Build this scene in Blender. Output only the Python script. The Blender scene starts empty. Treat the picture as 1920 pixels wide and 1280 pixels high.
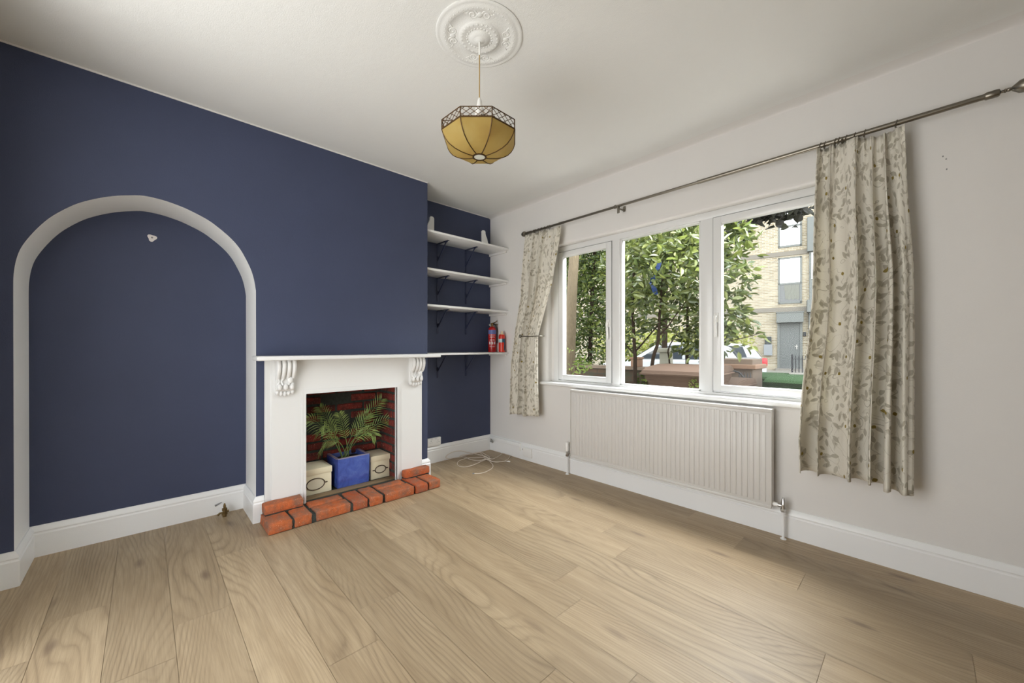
import bpy, bmesh, math, random
from mathutils import Vector, Matrix
random.seed(7)
PI = math.pi
SC = bpy.context.scene
COL = SC.collection

# ---------------------------------------------------------------- camera
F_PX, YAW, HOR = 727.28, 0.81204, 650.81
CAM = Vector((3.3539, -2.8417, 1.15))
cam_d = bpy.data.cameras.new('camera'); cam = bpy.data.objects.new('camera', cam_d); COL.objects.link(cam)
cam.location = CAM; cam.rotation_euler = (PI/2, 0, YAW)
cam_d.sensor_width = 36; cam_d.lens = F_PX/1920*36; cam_d.shift_y = (HOR-640)/1920
cam_d.clip_start = .02; cam_d.clip_end = 300
SC.camera = cam
VD = Vector((-math.sin(YAW), math.cos(YAW), 0)); RT = Vector((math.cos(YAW), math.sin(YAW), 0))

# ---------------------------------------------------------------- view, world, daylight and added fill
SC.view_settings.view_transform = 'Standard'; SC.view_settings.look = 'None'
SC.view_settings.gamma = 1; SC.view_settings.use_curve_mapping = False
SC.view_settings.exposure = 0.0
SC.cycles.max_bounces = 10; SC.cycles.diffuse_bounces = 5; SC.cycles.transparent_max_bounces = 16
SC.cycles.sample_clamp_indirect = 6; SC.cycles.caustics_reflective = False; SC.cycles.caustics_refractive = False
W = bpy.data.worlds.new('world'); SC.world = W; W.use_nodes = True
wn = W.node_tree.nodes; wl = W.node_tree.links
bg = wn['Background']; bg.inputs['Strength'].default_value = 5.0
tc = wn.new('ShaderNodeTexCoord'); sx = wn.new('ShaderNodeSeparateXYZ'); rp = wn.new('ShaderNodeValToRGB')
wl.new(tc.outputs['Generated'], sx.inputs[0]); wl.new(sx.outputs['Z'], rp.inputs[0]); wl.new(rp.outputs[0], bg.inputs['Color'])
rp.color_ramp.elements[0].position = 0.0; rp.color_ramp.elements[0].color = (.95, .95, .93, 1)
rp.color_ramp.elements[1].position = .8; rp.color_ramp.elements[1].color = (.82, .9, 1, 1)

def area(name, loc, target, sx_, sy_, power, col):
    l = bpy.data.lights.new(name, 'AREA'); l.shape = 'RECTANGLE'; l.size = sx_; l.size_y = sy_; l.energy = power; l.color = col
    o = bpy.data.objects.new(name, l); COL.objects.link(o); o.location = loc
    o.rotation_euler = (Vector(target)-Vector(loc)).to_track_quat('-Z', 'Y').to_euler()
    return o
# window daylight, plus two added fill lamps, one beyond a made-up doorway behind camera
area('window_daylight', (2.0, 1.25, 3.05), (1.9, -1.3, .2), 2.8, 1.2, 430, (.97, .985, 1))
area('ceiling_fill_front', (2.0, .95, .22), (1.9, -1.7, 2.6), 2.6, .9, 22, (1, .99, .95))  # added lamp hidden below the sill, aimed up to brighten the ceiling
area('ceiling_fill_rear', (2.1, -4.8, .15), (1.9, -1.0, 2.4), 2.4, 1.6, 24, (1, 1, 1))  # added unseen lamp outside the rear gap, lifts ceiling and arch soffits

# ---------------------------------------------------------------- helpers
def ray(u, w): return VD + RT*((u-960)/F_PX) + Vector((0, 0, (HOR-w)/F_PX))
def on(ax, val, u, w):
    R = ray(u, w); return CAM + R*((val-CAM[ax])/R[ax])
def at(u, w, depth): return CAM + ray(u, w)*depth

def tag(o, label=None, cat=None, group=None, kind=None):
    if label: o['label'] = label
    if cat: o['category'] = cat
    if group: o['group'] = group
    if kind: o['kind'] = kind
    return o
def empty(name, loc=(0, 0, 0), rz=0, label=None, cat=None, group=None):
    o = bpy.data.objects.new(name, None); COL.objects.link(o); o.location = loc; o.rotation_euler = (0, 0, rz)
    o.empty_display_size = .05
    return tag(o, label, cat, group)
def obj(name, bm, mat, parent=None, smooth=True, kind=None, local=True, angle=35):
    me = bpy.data.meshes.new(name)
    if isinstance(bm, tuple): me.from_pydata(bm[0], [], bm[1])
    else:
        bm.normal_update(); bm.to_mesh(me); bm.free()
    for m in (mat if isinstance(mat, (list, tuple)) else [mat]): me.materials.append(m)
    o = bpy.data.objects.new(name, me); COL.objects.link(o)
    if smooth:
        me.polygons.foreach_set('use_smooth', [True]*len(me.polygons))
        try: me.set_sharp_from_angle(angle=math.radians(angle))
        except Exception: pass
    if parent:
        o.parent = parent
        if not local: o.matrix_parent_inverse = world_of(parent).inverted()
    if kind: o['kind'] = kind
    return o
def world_of(o):
    M = Matrix.LocRotScale(o.location, o.rotation_euler, o.scale)
    return world_of(o.parent) @ o.matrix_parent_inverse @ M if o.parent else M
def B(): return bmesh.new()
def box(bm, x0, x1, y0, y1, z0, z1, bev=0, seg=2, mi=0, M=None):
    r = bmesh.ops.create_cube(bm, size=1)
    vs = r['verts']
    for v in vs:
        v.co = Vector(((x0+x1)/2+v.co.x*(x1-x0), (y0+y1)/2+v.co.y*(y1-y0), (z0+z1)/2+v.co.z*(z1-z0)))
        if M: v.co = M @ v.co
    fs = list({f for v in vs for f in v.link_faces}); es = list({e for v in vs for e in v.link_edges})
    for f in fs: f.material_index = mi
    if bev:
        rr = bmesh.ops.bevel(bm, geom=es, offset=bev, segments=seg, affect='EDGES', profile=.5)
        for f in rr['faces']: f.material_index = mi
    return bm
def frame(t, up=Vector((0, 0, 1))):
    t = t.normalized()
    a = t.cross(up)
    if a.length < 1e-3: a = t.cross(Vector((1, 0, 0)))
    a.normalize(); return a, a.cross(t).normalized()
def tube(bm, pts, rad, n=10, cap=True, mi=0):
    pts = [Vector(p) for p in pts]; rings = []
    rad = rad if isinstance(rad, (list, tuple)) else [rad]*len(pts)
    a = None
    for i, p in enumerate(pts):
        t = (pts[min(i+1, len(pts)-1)]-pts[max(i-1, 0)])
        if a is None: a, b = frame(t)
        else:
            t = t.normalized(); a = (a-t*a.dot(t))
            if a.length < 1e-6: a, b = frame(t)
            a.normalize(); b = a.cross(t).normalized()
        rings.append([bm.verts.new(p+(a*math.cos(2*PI*k/n)+b*math.sin(2*PI*k/n))*rad[i]) for k in range(n)])
    for i in range(len(pts)-1):
        for k in range(n):
            f = bm.faces.new((rings[i][k], rings[i][(k+1) % n], rings[i+1][(k+1) % n], rings[i+1][k])); f.material_index = mi
    if cap:
        for rg in (rings[0], rings[-1]):
            try: f = bm.faces.new(rg); f.material_index = mi
            except ValueError: pass
    return bm
def lathe(bm, prof, c=(0, 0, 0), n=24, axis='Z', mi=0, M=None, cap=True):
    rings = []
    for (r, z) in prof:
        rg = []
        for k in range(n):
            a = 2*PI*k/n; p = Vector((r*math.cos(a), r*math.sin(a), z))
            if axis == 'X': p = Vector((p.z, p.x, p.y))
            elif axis == 'Y': p = Vector((p.x, p.z, p.y))
            p = p+Vector(c)
            if M: p = M @ p
            rg.append(bm.verts.new(p))
        rings.append(rg)
    for i in range(len(rings)-1):
        for k in range(n):
            f = bm.faces.new((rings[i][k], rings[i][(k+1) % n], rings[i+1][(k+1) % n], rings[i+1][k])); f.material_index = mi
    for i, rg in ((0, rings[0]), (-1, rings[-1])):
        if cap and prof[i][0] > 1e-5:
            f = bm.faces.new(rg); f.material_index = mi
    bmesh.ops.recalc_face_normals(bm, faces=bm.faces)
    return bm
def ball(bm, c, r, sz=(1, 1, 1), n=12, mi=0):
    rr = bmesh.ops.create_uvsphere(bm, u_segments=n, v_segments=max(6, n*2//3), radius=r)
    for v in rr['verts']: v.co = Vector(c)+Vector((v.co.x*sz[0], v.co.y*sz[1], v.co.z*sz[2]))
    for f in {f for v in rr['verts'] for f in v.link_faces}: f.material_index = mi
    return bm
def prism(bm, poly, ax, a0, a1, mi=0):
    """polygon poly (2D) in the plane normal to ax, extruded from a0 to a1"""
    def P(p, a): return Vector((a, p[0], p[1])) if ax == 0 else (Vector((p[0], a, p[1])) if ax == 1 else Vector((p[0], p[1], a)))
    A = [bm.verts.new(P(p, a0)) for p in poly]; Bv = [bm.verts.new(P(p, a1)) for p in poly]
    fs = [bm.faces.new(A), bm.faces.new(Bv)]
    n = len(poly)
    for i in range(n): fs.append(bm.faces.new((A[i], A[(i+1) % n], Bv[(i+1) % n], Bv[i])))
    for f in fs: f.material_index = mi
    bmesh.ops.recalc_face_normals(bm, faces=fs)
    return fs
def lerp(a, b, t): return a+(b-a)*t
def interp(tab, x):
    if x <= tab[0][0]: return tab[0][1]
    for (a, va), (b, vb) in zip(tab, tab[1:]):
        if x <= b: return lerp(va, vb, (x-a)/(b-a))
    return tab[-1][1]
def spline(pts, n=8):
    pts = [Vector(p) for p in pts]; P = [pts[0]]+pts+[pts[-1]]; out = []
    for i in range(1, len(P)-2):
        for k in range(n):
            t = k/n; a, b, c, d = P[i-1], P[i], P[i+1], P[i+2]
            out.append(.5*((2*b)+(c-a)*t+(2*a-5*b+4*c-d)*t*t+(3*b-a-3*c+d)*t**3))
    out.append(pts[-1]); return out

# ---------------------------------------------------------------- materials
class NM:
    def __init__(s, name, base=(.8, .8, .8), rough=.5, metal=0, spec=None, **kw):
        s.m = bpy.data.materials.new(name); s.m.use_nodes = True; s.n = s.m.node_tree.nodes; s.l = s.m.node_tree.links
        s.p = s.n['Principled BSDF']; s.set('Base Color', base); s.p.inputs['Roughness'].default_value = rough
        s.p.inputs['Metallic'].default_value = metal
        if spec is not None: s.p.inputs['Specular IOR Level'].default_value = spec
        for k, v in kw.items(): s.set(k.replace('_', ' '), v)
    def set(s, k, v):
        if isinstance(v, tuple) and len(v) == 3: v = (*v, 1)
        s.p.inputs[k].default_value = v
    def add(s, t, **kw):
        nd = s.n.new(t)
        for k, v in kw.items(): setattr(nd, k, v)
        return nd
    def link(s, a, b): s.l.new(a, b); return s
    def coord(s, which='Object', scale=(1, 1, 1), loc=(0, 0, 0), rot=(0, 0, 0)):
        t = s.add('ShaderNodeTexCoord'); m = s.add('ShaderNodeMapping'); s.link(t.outputs[which], m.inputs[0])
        m.inputs['Scale'].default_value = scale; m.inputs['Location'].default_value = loc; m.inputs['Rotation'].default_value = rot
        return m.outputs[0]
    def noise(s, vec, scale, detail=2, rough=.5, dist=0):
        t = s.add('ShaderNodeTexNoise'); t.inputs['Scale'].default_value = scale; t.inputs['Detail'].default_value = detail
        t.inputs['Roughness'].default_value = rough; t.inputs['Distortion'].default_value = dist
        if vec is not None: s.link(vec, t.inputs['Vector'])
        return t.outputs[0]
    def ramp(s, fac, stops):
        r = s.add('ShaderNodeValToRGB'); e = r.color_ramp.elements
        while len(e) < len(stops): e.new(.5)
        for k, (p, c) in enumerate(stops):
            e[k].position = p; e[k].color = (*c, 1) if len(c) == 3 else c
        s.link(fac, r.inputs[0]); return r.outputs[0]
    def math(s, op, a, b=None, c=None):
        m = s.add('ShaderNodeMath', operation=op)
        for i, x in enumerate((a, b, c)):
            if x is None: continue
            if isinstance(x, (int, float)): m.inputs[i].default_value = x
            else: s.link(x, m.inputs[i])
        return m.outputs[0]
    def mix(s, fac, a, b, mode='MIX'):
        m = s.add('ShaderNodeMix', data_type='RGBA', blend_type=mode)
        for sock, x in ((m.inputs['Factor'], fac), (m.inputs['A'], a), (m.inputs['B'], b)):
            if isinstance(x, (int, float)): sock.default_value = x
            elif isinstance(x, tuple): sock.default_value = (*x, 1)
            else: s.link(x, sock)
        return m.outputs['Result']
    def base(s, x): s.link(x, s.p.inputs['Base Color']); return s
    def bump(s, h, strength=.3, dist=.01):
        b = s.add('ShaderNodeBump'); b.inputs['Strength'].default_value = strength; b.inputs['Distance'].default_value = dist
        s.link(h, b.inputs['Height']); s.link(b.outputs[0], s.p.inputs['Normal']); return s

def paint(name, col, rough=.6, amp=.04, bump=.12, scale=6, spec=.3):
    m = NM(name, col, rough, spec=spec); c = m.coord()
    n = m.noise(c, scale, 4, .6)
    m.base(m.mix(n, tuple(x*(1-amp) for x in col), tuple(min(1, x*(1+amp)) for x in col)))
    h = m.math('ADD', m.noise(c, 220, 3, .6), m.math('MULTIPLY', m.noise(c, 9, 3), 2.2))
    m.bump(h, bump, .004); return m.m
M_WALL = paint('white_wall_paint', (.73, .71, .685), .7, .02)
M_REVEAL = paint('bright_white_paint', (.88, .88, .865), .55, .01, .2)
M_CEIL = paint('ceiling_paint', (.76, .76, .735), .8, .015, .25)
M_BLUE = paint('navy_wall_paint', (.050, .062, .115), .55, .10, .3, 3, .35)
M_GLOSSW = paint('white_gloss_paint', (.85, .85, .84), .32, .012, .06, 5, .5)
M_SURR = paint('white_surround_paint', (.76, .76, .75), .4, .01, .05, 5, .4)
M_BRACKET = NM('navy_bracket_paint', (.022, .03, .075), .4).m
M_UPVC = NM('white_upvc', (.74, .74, .73), .25).m
M_RAD = NM('radiator_enamel', (.66, .64, .61), .35).m
M_PLAST = NM('white_plastic', (.84, .83, .8), .3).m
M_DARKGAP = NM('dark_gap', (.03, .03, .03), .7).m
M_CHROME = NM('chrome', (.5, .49, .47), .28, 1).m
M_NICKEL = NM('brushed_nickel', (.22, .20, .165), .32, 1).m
M_BRASS = NM('aged_brass', (.18, .12, .05), .45, .9).m
M_GROUT = paint('dark_mortar', (.045, .05, .043), .95, .5, .6, 40)
M_SEAL = NM('grey_seal', (.25, .25, .25), .6).m

def brick_mat(name, c1, c2, soot, soot_amt, rough=.85):
    m = NM(name, c1, rough, spec=.2); c = m.coord()
    g = m.add('ShaderNodeNewGeometry')
    col = m.mix(g.outputs['Random Per Island'], c1, c2)
    n = m.noise(c, 38, 5, .65); col = m.mix(m.ramp(n, [(.35, (0, 0, 0)), (.7, (1, 1, 1))]), col, tuple(x*.62 for x in c1))
    s2 = m.noise(c, 9, 4, .7)
    col = m.mix(m.math('MULTIPLY', m.ramp(s2, [(.42, (0, 0, 0)), (.68, (1, 1, 1))]), soot_amt), col, soot)
    sp = m.noise(c, 160, 2); col = m.mix(m.ramp(sp, [(.66, (0, 0, 0)), (.72, (.6, .6, .6))]), col, (.75, .5, .35))
    m.base(col); m.bump(m.math('ADD', n, m.math('MULTIPLY', sp, .5)), .7, .006); return m.m
M_HBRICK = brick_mat('hearth_brick', (.60, .165, .055), (.46, .095, .038), (.17, .125, .095), .85)
M_FBRICK = brick_mat('fireback_brick', (.27, .045, .033), (.17, .03, .026), (.03, .028, .024), 1.0)

def wood_floor():
    m = NM('oak_vinyl_planks', (.4, .3, .2), .42, spec=.45)
    g = m.add('ShaderNodeNewGeometry'); rnd = g.outputs['Random Per Island']
    t = m.add('ShaderNodeTexCoord')
    off = m.add('ShaderNodeCombineXYZ'); m.link(m.math('MULTIPLY', rnd, 57.3), off.inputs[0]); m.link(m.math('MULTIPLY', rnd, 313.7), off.inputs[1])
    m.link(m.math('MULTIPLY', rnd, 9.1), off.inputs[2])
    va = m.add('ShaderNodeVectorMath', operation='ADD'); m.link(t.outputs['Object'], va.inputs[0]); m.link(off.outputs[0], va.inputs[1])
    def mp(sc):
        k = m.add('ShaderNodeMapping'); m.link(va.outputs[0], k.inputs[0]); k.inputs['Scale'].default_value = sc; return k.outputs[0]
    n1 = m.noise(mp((.62, 2.6, 1)), 1.0, 1.2, .4, .15)              # contour field: cathedral grain
    sy = m.add('ShaderNodeSeparateXYZ'); m.link(va.outputs[0], sy.inputs[0])
    n2 = m.noise(mp((2.5, 14, 1)), 1.0, 2, .5)
    fld = m.math('ADD', m.math('ADD', m.math('MULTIPLY', n1, 30), m.math('MULTIPLY', sy.outputs[1], 42)), m.math('MULTIPLY', n2, 1.6))
    rings = m.math('FRACT', fld)
    ring = m.ramp(rings, [(0, (.0, .0, .0)), (.14, (.7, .7, .7)), (.35, (1, 1, 1)), (.68, (.92, .92, .92)), (.9, (.45, .45, .45)), (1, (.0, .0, .0))])
    fibre = m.noise(mp((7, 260, 1)), 1, 3, .6)
    band = m.noise(mp((1.6, 13, 1)), 1, 3, .55)
    v = m.add('ShaderNodeTexVoronoi'); m.link(mp((1.9, 6.0, 1)), v.inputs['Vector']); v.inputs['Scale'].default_value = 1; v.inputs['Randomness'].default_value = 1
    knotd = m.math('ADD', v.outputs['Distance'], m.math('MULTIPLY', m.math('SUBTRACT', m.noise(mp((9, 30, 1)), 1, 3), .5), .16))
    knot = m.ramp(knotd, [(.03, (1, 1, 1)), (.15, (0, 0, 0))])
    light, mid, dark = (.455, .345, .215), (.345, .250, .148), (.165, .112, .064)
    col = m.mix(m.ramp(band, [(.3, (0, 0, 0)), (.72, (1, 1, 1))]), mid, light)
    col = m.mix(m.math('MULTIPLY', m.math('SUBTRACT', 1, ring), m.math('MULTIPLY', m.ramp(m.noise(mp((1.1, 5, 1)), 1, 2), [(.35, (.15, .15, .15)), (.65, (1, 1, 1))]), .62)), col, dark)
    col = m.mix(m.math('MULTIPLY', m.ramp(fibre, [(.35, (1, 1, 1)), (.6, (0, 0, 0))]), .25), col, dark)
    col = m.mix(m.math('MULTIPLY', knot, .75), col, (.15, .10, .065))
    tone = m.math('ADD', .87, m.math('MULTIPLY', rnd, .25))
    cb = m.add('ShaderNodeCombineColor')
    for i in range(3): m.link(tone, cb.inputs[i])
    col = m.mix(1.0, col, cb.outputs[0], 'MULTIPLY')
    m.base(col); m.bump(m.math('ADD', m.math('MULTIPLY', fibre, .6), ring), .08, .001)
    m.link(m.ramp(fibre, [(.3, (.50, .50, .50)), (.7, (.38, .38, .38))]), m.p.inputs['Roughness'])
    return m.m
M_FLOOR = wood_floor()

def fabric():
    m = NM('leaf_print_linen', (.6, .57, .49), .9, spec=.15)
    uv = m.add('ShaderNodeTexCoord').outputs['UV']
    weave = m.noise(uv, 240, 2)
    col = m.mix(weave, (.76, .725, .64), (.86, .825, .74))
    def leaves(col, scale, size, elong, thr, c, warp, seedoff, strength=1.0):
        mp = m.add('ShaderNodeMapping'); m.link(uv, mp.inputs[0]); mp.inputs['Location'].default_value = (seedoff, seedoff*1.7, 0)
        v = m.add('ShaderNodeTexVoronoi', voronoi_dimensions='2D'); m.link(mp.outputs[0], v.inputs['Vector']); v.inputs['Scale'].default_value = scale
        v.inputs['Randomness'].default_value = .9
        dv = m.add('ShaderNodeVectorMath', operation='SUBTRACT'); m.link(mp.outputs[0], dv.inputs[0]); m.link(v.outputs['Position'], dv.inputs[1])
        sc = m.add('ShaderNodeVectorMath', operation='SCALE'); m.link(dv.outputs[0], sc.inputs[0]); sc.inputs['Scale'].default_value = scale
        cs = m.add('ShaderNodeSeparateColor'); m.link(v.outputs['Color'], cs.inputs[0])
        vr = m.add('ShaderNodeVectorRotate', rotation_type='Z_AXIS'); m.link(sc.outputs[0], vr.inputs['Vector'])
        m.link(m.math('MULTIPLY', cs.outputs[0], 6.28), vr.inputs['Angle'])
        s = m.add('ShaderNodeSeparateXYZ'); m.link(vr.outputs[0], s.inputs[0])
        ax = m.math('ABSOLUTE', s.outputs[0]); ay = m.math('ABSOLUTE', s.outputs[1])
        # pointed leaf: |y| < size/elong*(1-(x/size)^2)
        q = m.math('DIVIDE', ax, size); lim = m.math('MULTIPLY', m.math('SUBTRACT', 1, m.math('MULTIPLY', q, q)), size/elong)
        inside = m.math('GREATER_THAN', m.math('SUBTRACT', lim, ay), 0)
        keep = m.math('GREATER_THAN', cs.outputs[1], thr)
        f = m.math('MULTIPLY', m.math('MULTIPLY', inside, keep), strength)
        return m.mix(f, col, c)
    # clustering: sprays of leaves along winding stems
    cl = m.noise(uv, 6, 1)
    st = m.noise(uv, 5.5, 2, .5, .6)
    stem = m.math('LESS_THAN', m.math('ABSOLUTE', m.math('SUBTRACT', m.math('FRACT', m.math('MULTIPLY', st, 7)), .5)), .022)
    col = m.mix(m.math('MULTIPLY', stem, .55), col, (.33, .29, .215))
    base0 = col
    g = (.45, .415, .33); g2 = (.55, .515, .43)
    c2 = leaves(col, 17, .47, 2.4, .2, g2, 0, 3.1, .8)
    c2 = leaves(c2, 21, .47, 2.5, .2, g, 0, 11.3, .85)
    col = m.mix(m.ramp(cl, [(.44, (0, 0, 0)), (.50, (1, 1, 1))]), base0, c2)
    col = leaves(col, 13, .36, 2.4, .6, g, 0, 6.4, .8)
    col = leaves(col, 11, .12, 1.2, .80, (.30, .22, .045), 0, 21.7, .95)
    m.base(col); m.bump(weave, .15, .001)
    # a little daylight passes through the cloth
    tr = m.add('ShaderNodeBsdfTranslucent'); m.link(col, tr.inputs[0])
    mx = m.add('ShaderNodeMixShader'); mx.inputs[0].default_value = .26
    out = m.n['Material Output']; m.link(m.p.outputs[0], mx.inputs[1]); m.link(tr.outputs[0], mx.inputs[2]); m.link(mx.outputs[0], out.inputs[0])
    return m.m
M_FABRIC = fabric()

def leafmat(name, c1, c2, c3, trans=.3, rough=.35):
    m = NM(name, c1, rough, spec=.5); g = m.add('ShaderNodeNewGeometry')
    col = m.ramp(g.outputs['Random Per Island'], [(0, c1), (.5, c2), (1, c3)])
    m.base(col)
    tr = m.add('ShaderNodeBsdfTranslucent'); m.link(m.mix(.12, col, (.3, .4, .05)), tr.inputs[0])
    mx = m.add('ShaderNodeMixShader'); mx.inputs[0].default_value = trans
    m.link(m.p.outputs[0], mx.inputs[1]); m.link(tr.outputs[0], mx.inputs[2]); m.link(mx.outputs[0], m.n['Material Output'].inputs[0])
    return m.m
def glass(name, tint=(1, 1, 1), refl=.06):
    m = NM(name); out = m.n['Material Output']
    tr = m.add('ShaderNodeBsdfTransparent'); tr.inputs[0].default_value = (*tint, 1)
    gl = m.add('ShaderNodeBsdfGlossy'); gl.inputs['Roughness'].default_value = .02
    fr = m.add('ShaderNodeFresnel'); fr.inputs[0].default_value = 1.35
    mx = m.add('ShaderNodeMixShader'); m.link(m.math('MULTIPLY', fr.outputs[0], refl/.06), mx.inputs[0])
    m.link(tr.outputs[0], mx.inputs[1]); m.link(gl.outputs[0], mx.inputs[2]); m.link(mx.outputs[0], out.inputs[0]); m.n.remove(m.p)
    return m.m
M_GLASS = glass('window_glass', (.97, .98, .975), .012)
#PART2
# ================================================================ THE ROOM
HC = 2.609; XB = .345; YR = -3.36; XR = 5.2
# floor: every plank an island of one mesh, laid along x
def floor_mesh():
    vs, fs = [], []
    base = {1: 2.615, 2: 2.95, 3: 1.99, 5: 1.612, 7: 2.284, 8: 1.17, 9: .96, 10: 1.663, 11: 1.884, 12: .70, 13: 1.234, 14: 1.45, 15: .85, 4: 2.20, 6: .62, 0: 2.27, 16: 1.1, 17: .3}
    Wd, L = .1965, 1.495; gap = .0006
    for k in range(-1, 18):
        y1 = -(.2+Wd*(k-1)); y0 = y1-Wd
        x = base.get(k, .9)
        while x > -.3: x -= L
        while x < XR+.1:
            i = len(vs); a, b = x+gap, x+L-gap
            vs += [(a, y0+gap, 0), (b, y0+gap, 0), (b, y1-gap, 0), (a, y1-gap, 0)]; fs.append((i, i+1, i+2, i+3)); x += L
    i = len(vs); vs += [(-.5, YR-.3, -.004), (XR+.2, YR-.3, -.004), (XR+.2, .25, -.004), (-.5, .25, -.004)]; fs.append((i, i+1, i+2, i+3))
    return vs, fs
fl = obj('floor', floor_mesh(), [M_FLOOR], smooth=False, kind='structure')
b = B(); box(b, -.25, XR+.2, YR-.3, .3, HC, HC+.2); obj('ceiling', b, M_CEIL, smooth=False, kind='structure')
b = B(); box(b, -.25, 0, YR-.2, .3, -.2, HC); obj('wall_alcove', b, M_BLUE, smooth=False, kind='structure')
# chimney breast with the arched recess and the fireplace opening
ARCH = [(24.8, 538.6), (25.6, 514), (30.5, 486.2), (41.2, 461.5), (64.1, 433.7), (92, 409), (123.2, 391), (151.1, 379.5), (185.5, 371.3), (215, 367.2), (240, 366.1), (269.5, 366.9), (304, 374.6),
        (331.9, 384.1), (353.2, 393), (384.4, 409.1), (404, 422.2), (428.7, 442.7), (445, 459.9), (456.5, 477.1), (469.7, 503.4), (476.2, 523.9), (479.8, 545.2)]
arc = [on(0, XB, u, w) for u, w in ARCH]; arc = spline(arc, 4)
arc = [(p.y, p.z) for p in arc]
poly = [(-1.021, 0), (-1.021, HC), (-3.45, HC), (-3.45, 0), (-3.297, 0), (-3.299, 1.0)]+arc+[(-2.308, 1.0), (-2.309, 0), (-2.06, 0), (-2.06, .85), (-1.285, .85), (-1.285, 0)]
b = B(); fs = prism(b, poly, 0, .0005, XB)
for f in fs[2:]:
    c = f.calc_center_median()
    if -3.32 < c.y < -2.29 and c.z < 2.05 and c.z > .01: f.material_index = 1
    if -2.07 < c.y < -1.27 and c.z > .01 and c.z < .9: f.material_index = 2
obj('wall_fireplace', b, [M_BLUE, M_REVEAL, M_GROUT], kind='structure', angle=30)
b = B(); box(b, XB-.002, XB+.004, YR, -1.021, HC-.008, HC); box(b, 0, .004, -1.021, 0, HC-.008, HC); obj('trim_1', b, M_WALL, smooth=False, kind='structure')
b = B(); box(b, -.25, 1.05, YR-.14, YR, -.2, HC); box(b, 2.75, XR+.2, YR-.14, YR, -.2, HC); box(b, 1.05, 2.75, YR-.14, YR, 2.38, HC); obj('wall_back', b, M_WALL, smooth=False, kind='structure')  # doorway gap is invented, sized to let light onto window wall and ceiling
b = B(); box(b, XR, XR+.12, YR, 0, 0, HC); obj('wall_right', b, M_WALL, smooth=False, kind='structure')
# window wall: opening with softly rounded plaster edges
WX0, WX1, WZ0, WZ1 = .854, 3.14, .795, 2.112
def window_wall():
    bm = B(); R = .03
    def ring(x0, x1, z0, z1, y): return [bm.verts.new(p) for p in ((x0, y, z0), (x1, y, z0), (x1, y, z1), (x0, y, z1))]
    rs = [ring(-.25, XR+.2, -.2, HC, 0)]
    for k in range(6):
        a = k/5*PI/2; o = R*(1-math.sin(a)); y = R*(1-math.cos(a))
        rs.append(ring(WX0-o, WX1+o, WZ0-o*.2, WZ1+o, y))
    rs.append(ring(WX0, WX1, WZ0, WZ1, .27)); rs.append(ring(-.25, XR+.2, -.2, HC, .27))
    for A, C in zip(rs, rs[1:]+rs[:1]):
        for k in range(4): bm.faces.new((A[k], A[(k+1) % 4], C[(k+1) % 4], C[k]))
    bmesh.ops.recalc_face_normals(bm, faces=bm.faces)
    return bm
obj('wall_window', window_wall(), M_WALL, kind='structure', angle=40)
# cove between window wall and ceiling
b = B(); pr = [(0, HC)]+[(-.075+.075*math.cos(a), HC-.03+.03*math.sin(a)) for a in [0]]
cv = [(0.0, HC)]+[(0, HC-.022)]+[(-.075*(1-math.cos(k/8*PI/2))-.0, HC-.022+.022*math.sin(k/8*PI/2)) for k in range(1, 9)]
prism(b, cv, 0, 0.0, XR); obj('trim_2', b, M_WALL, kind='structure', angle=60)
# skirting boards
PROF = [(0, 0), (.021, 0), (.021, .122), (.0165, .128), (.0165, .133), (.019, .138), (.017, .148), (.010, .158), (.006, .166), (0, .168)]
def skirting(name, path):
    bm = B(); n = len(path); rings = []
    for i, p in enumerate(path):
        p = Vector(p); dirs = []
        if i > 0: dirs.append((p-Vector(path[i-1])).normalized())
        if i < n-1: dirs.append((Vector(path[i+1])-p).normalized())
        nn = [Vector((d.y, -d.x)) for d in dirs]
        off = nn[0] if len(nn) == 1 else (nn[0]+nn[1])/(1+nn[0].dot(nn[1]))
        rings.append([bm.verts.new((p.x+off.x*a, p.y+off.y*a, z)) for a, z in PROF])
    for A, C in zip(rings, rings[1:]):
        for k in range(len(PROF)-1): bm.faces.new((A[k], A[k+1], C[k+1], C[k]))
    for R in (rings[0], rings[-1]): bm.faces.new(R)
    bmesh.ops.recalc_face_normals(bm, faces=bm.faces)
    return obj(name, bm, M_GLOSSW, kind='structure', angle=25)
skirting('baseboard_fireplace', [(1.05, YR), (XB, YR), (XB, -3.298), (0, -3.298), (0, -2.309), (XB, -2.309), (XB, -2.264)])
skirting('baseboard_alcove', [(XB, -1.088), (XB, -1.021), (0, -1.021), (0, 0)])
skirting('baseboard_window', [(0, 0), (XR, 0)])

# ---------------------------------------------------------------- the window
win = empty('window_1', (WX0, 0, WZ0)); win['kind'] = 'structure'
def wobj(n, bm, m, parent=win): return obj(n, bm, m, parent, local=False, smooth=True, angle=30)
b = B(); YF, YB = .062, .125; bv = .004
box(b, .885, .945, YF, YB, .815, 2.112, bv); box(b, 3.035, 3.125, YF, YB, .815, 2.112, bv)
box(b, .885, 3.125, YF+.001, YB, 2.062, 2.112, bv); box(b, .885, 3.125, YF+.001, YB, .80, .834, bv)
box(b, 1.532, 1.606, YF+.003, YB-.002, .815, 2.10, bv); box(b, 2.262, 2.345, YF+.003, YB-.002, .815, 2.10, bv)
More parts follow.
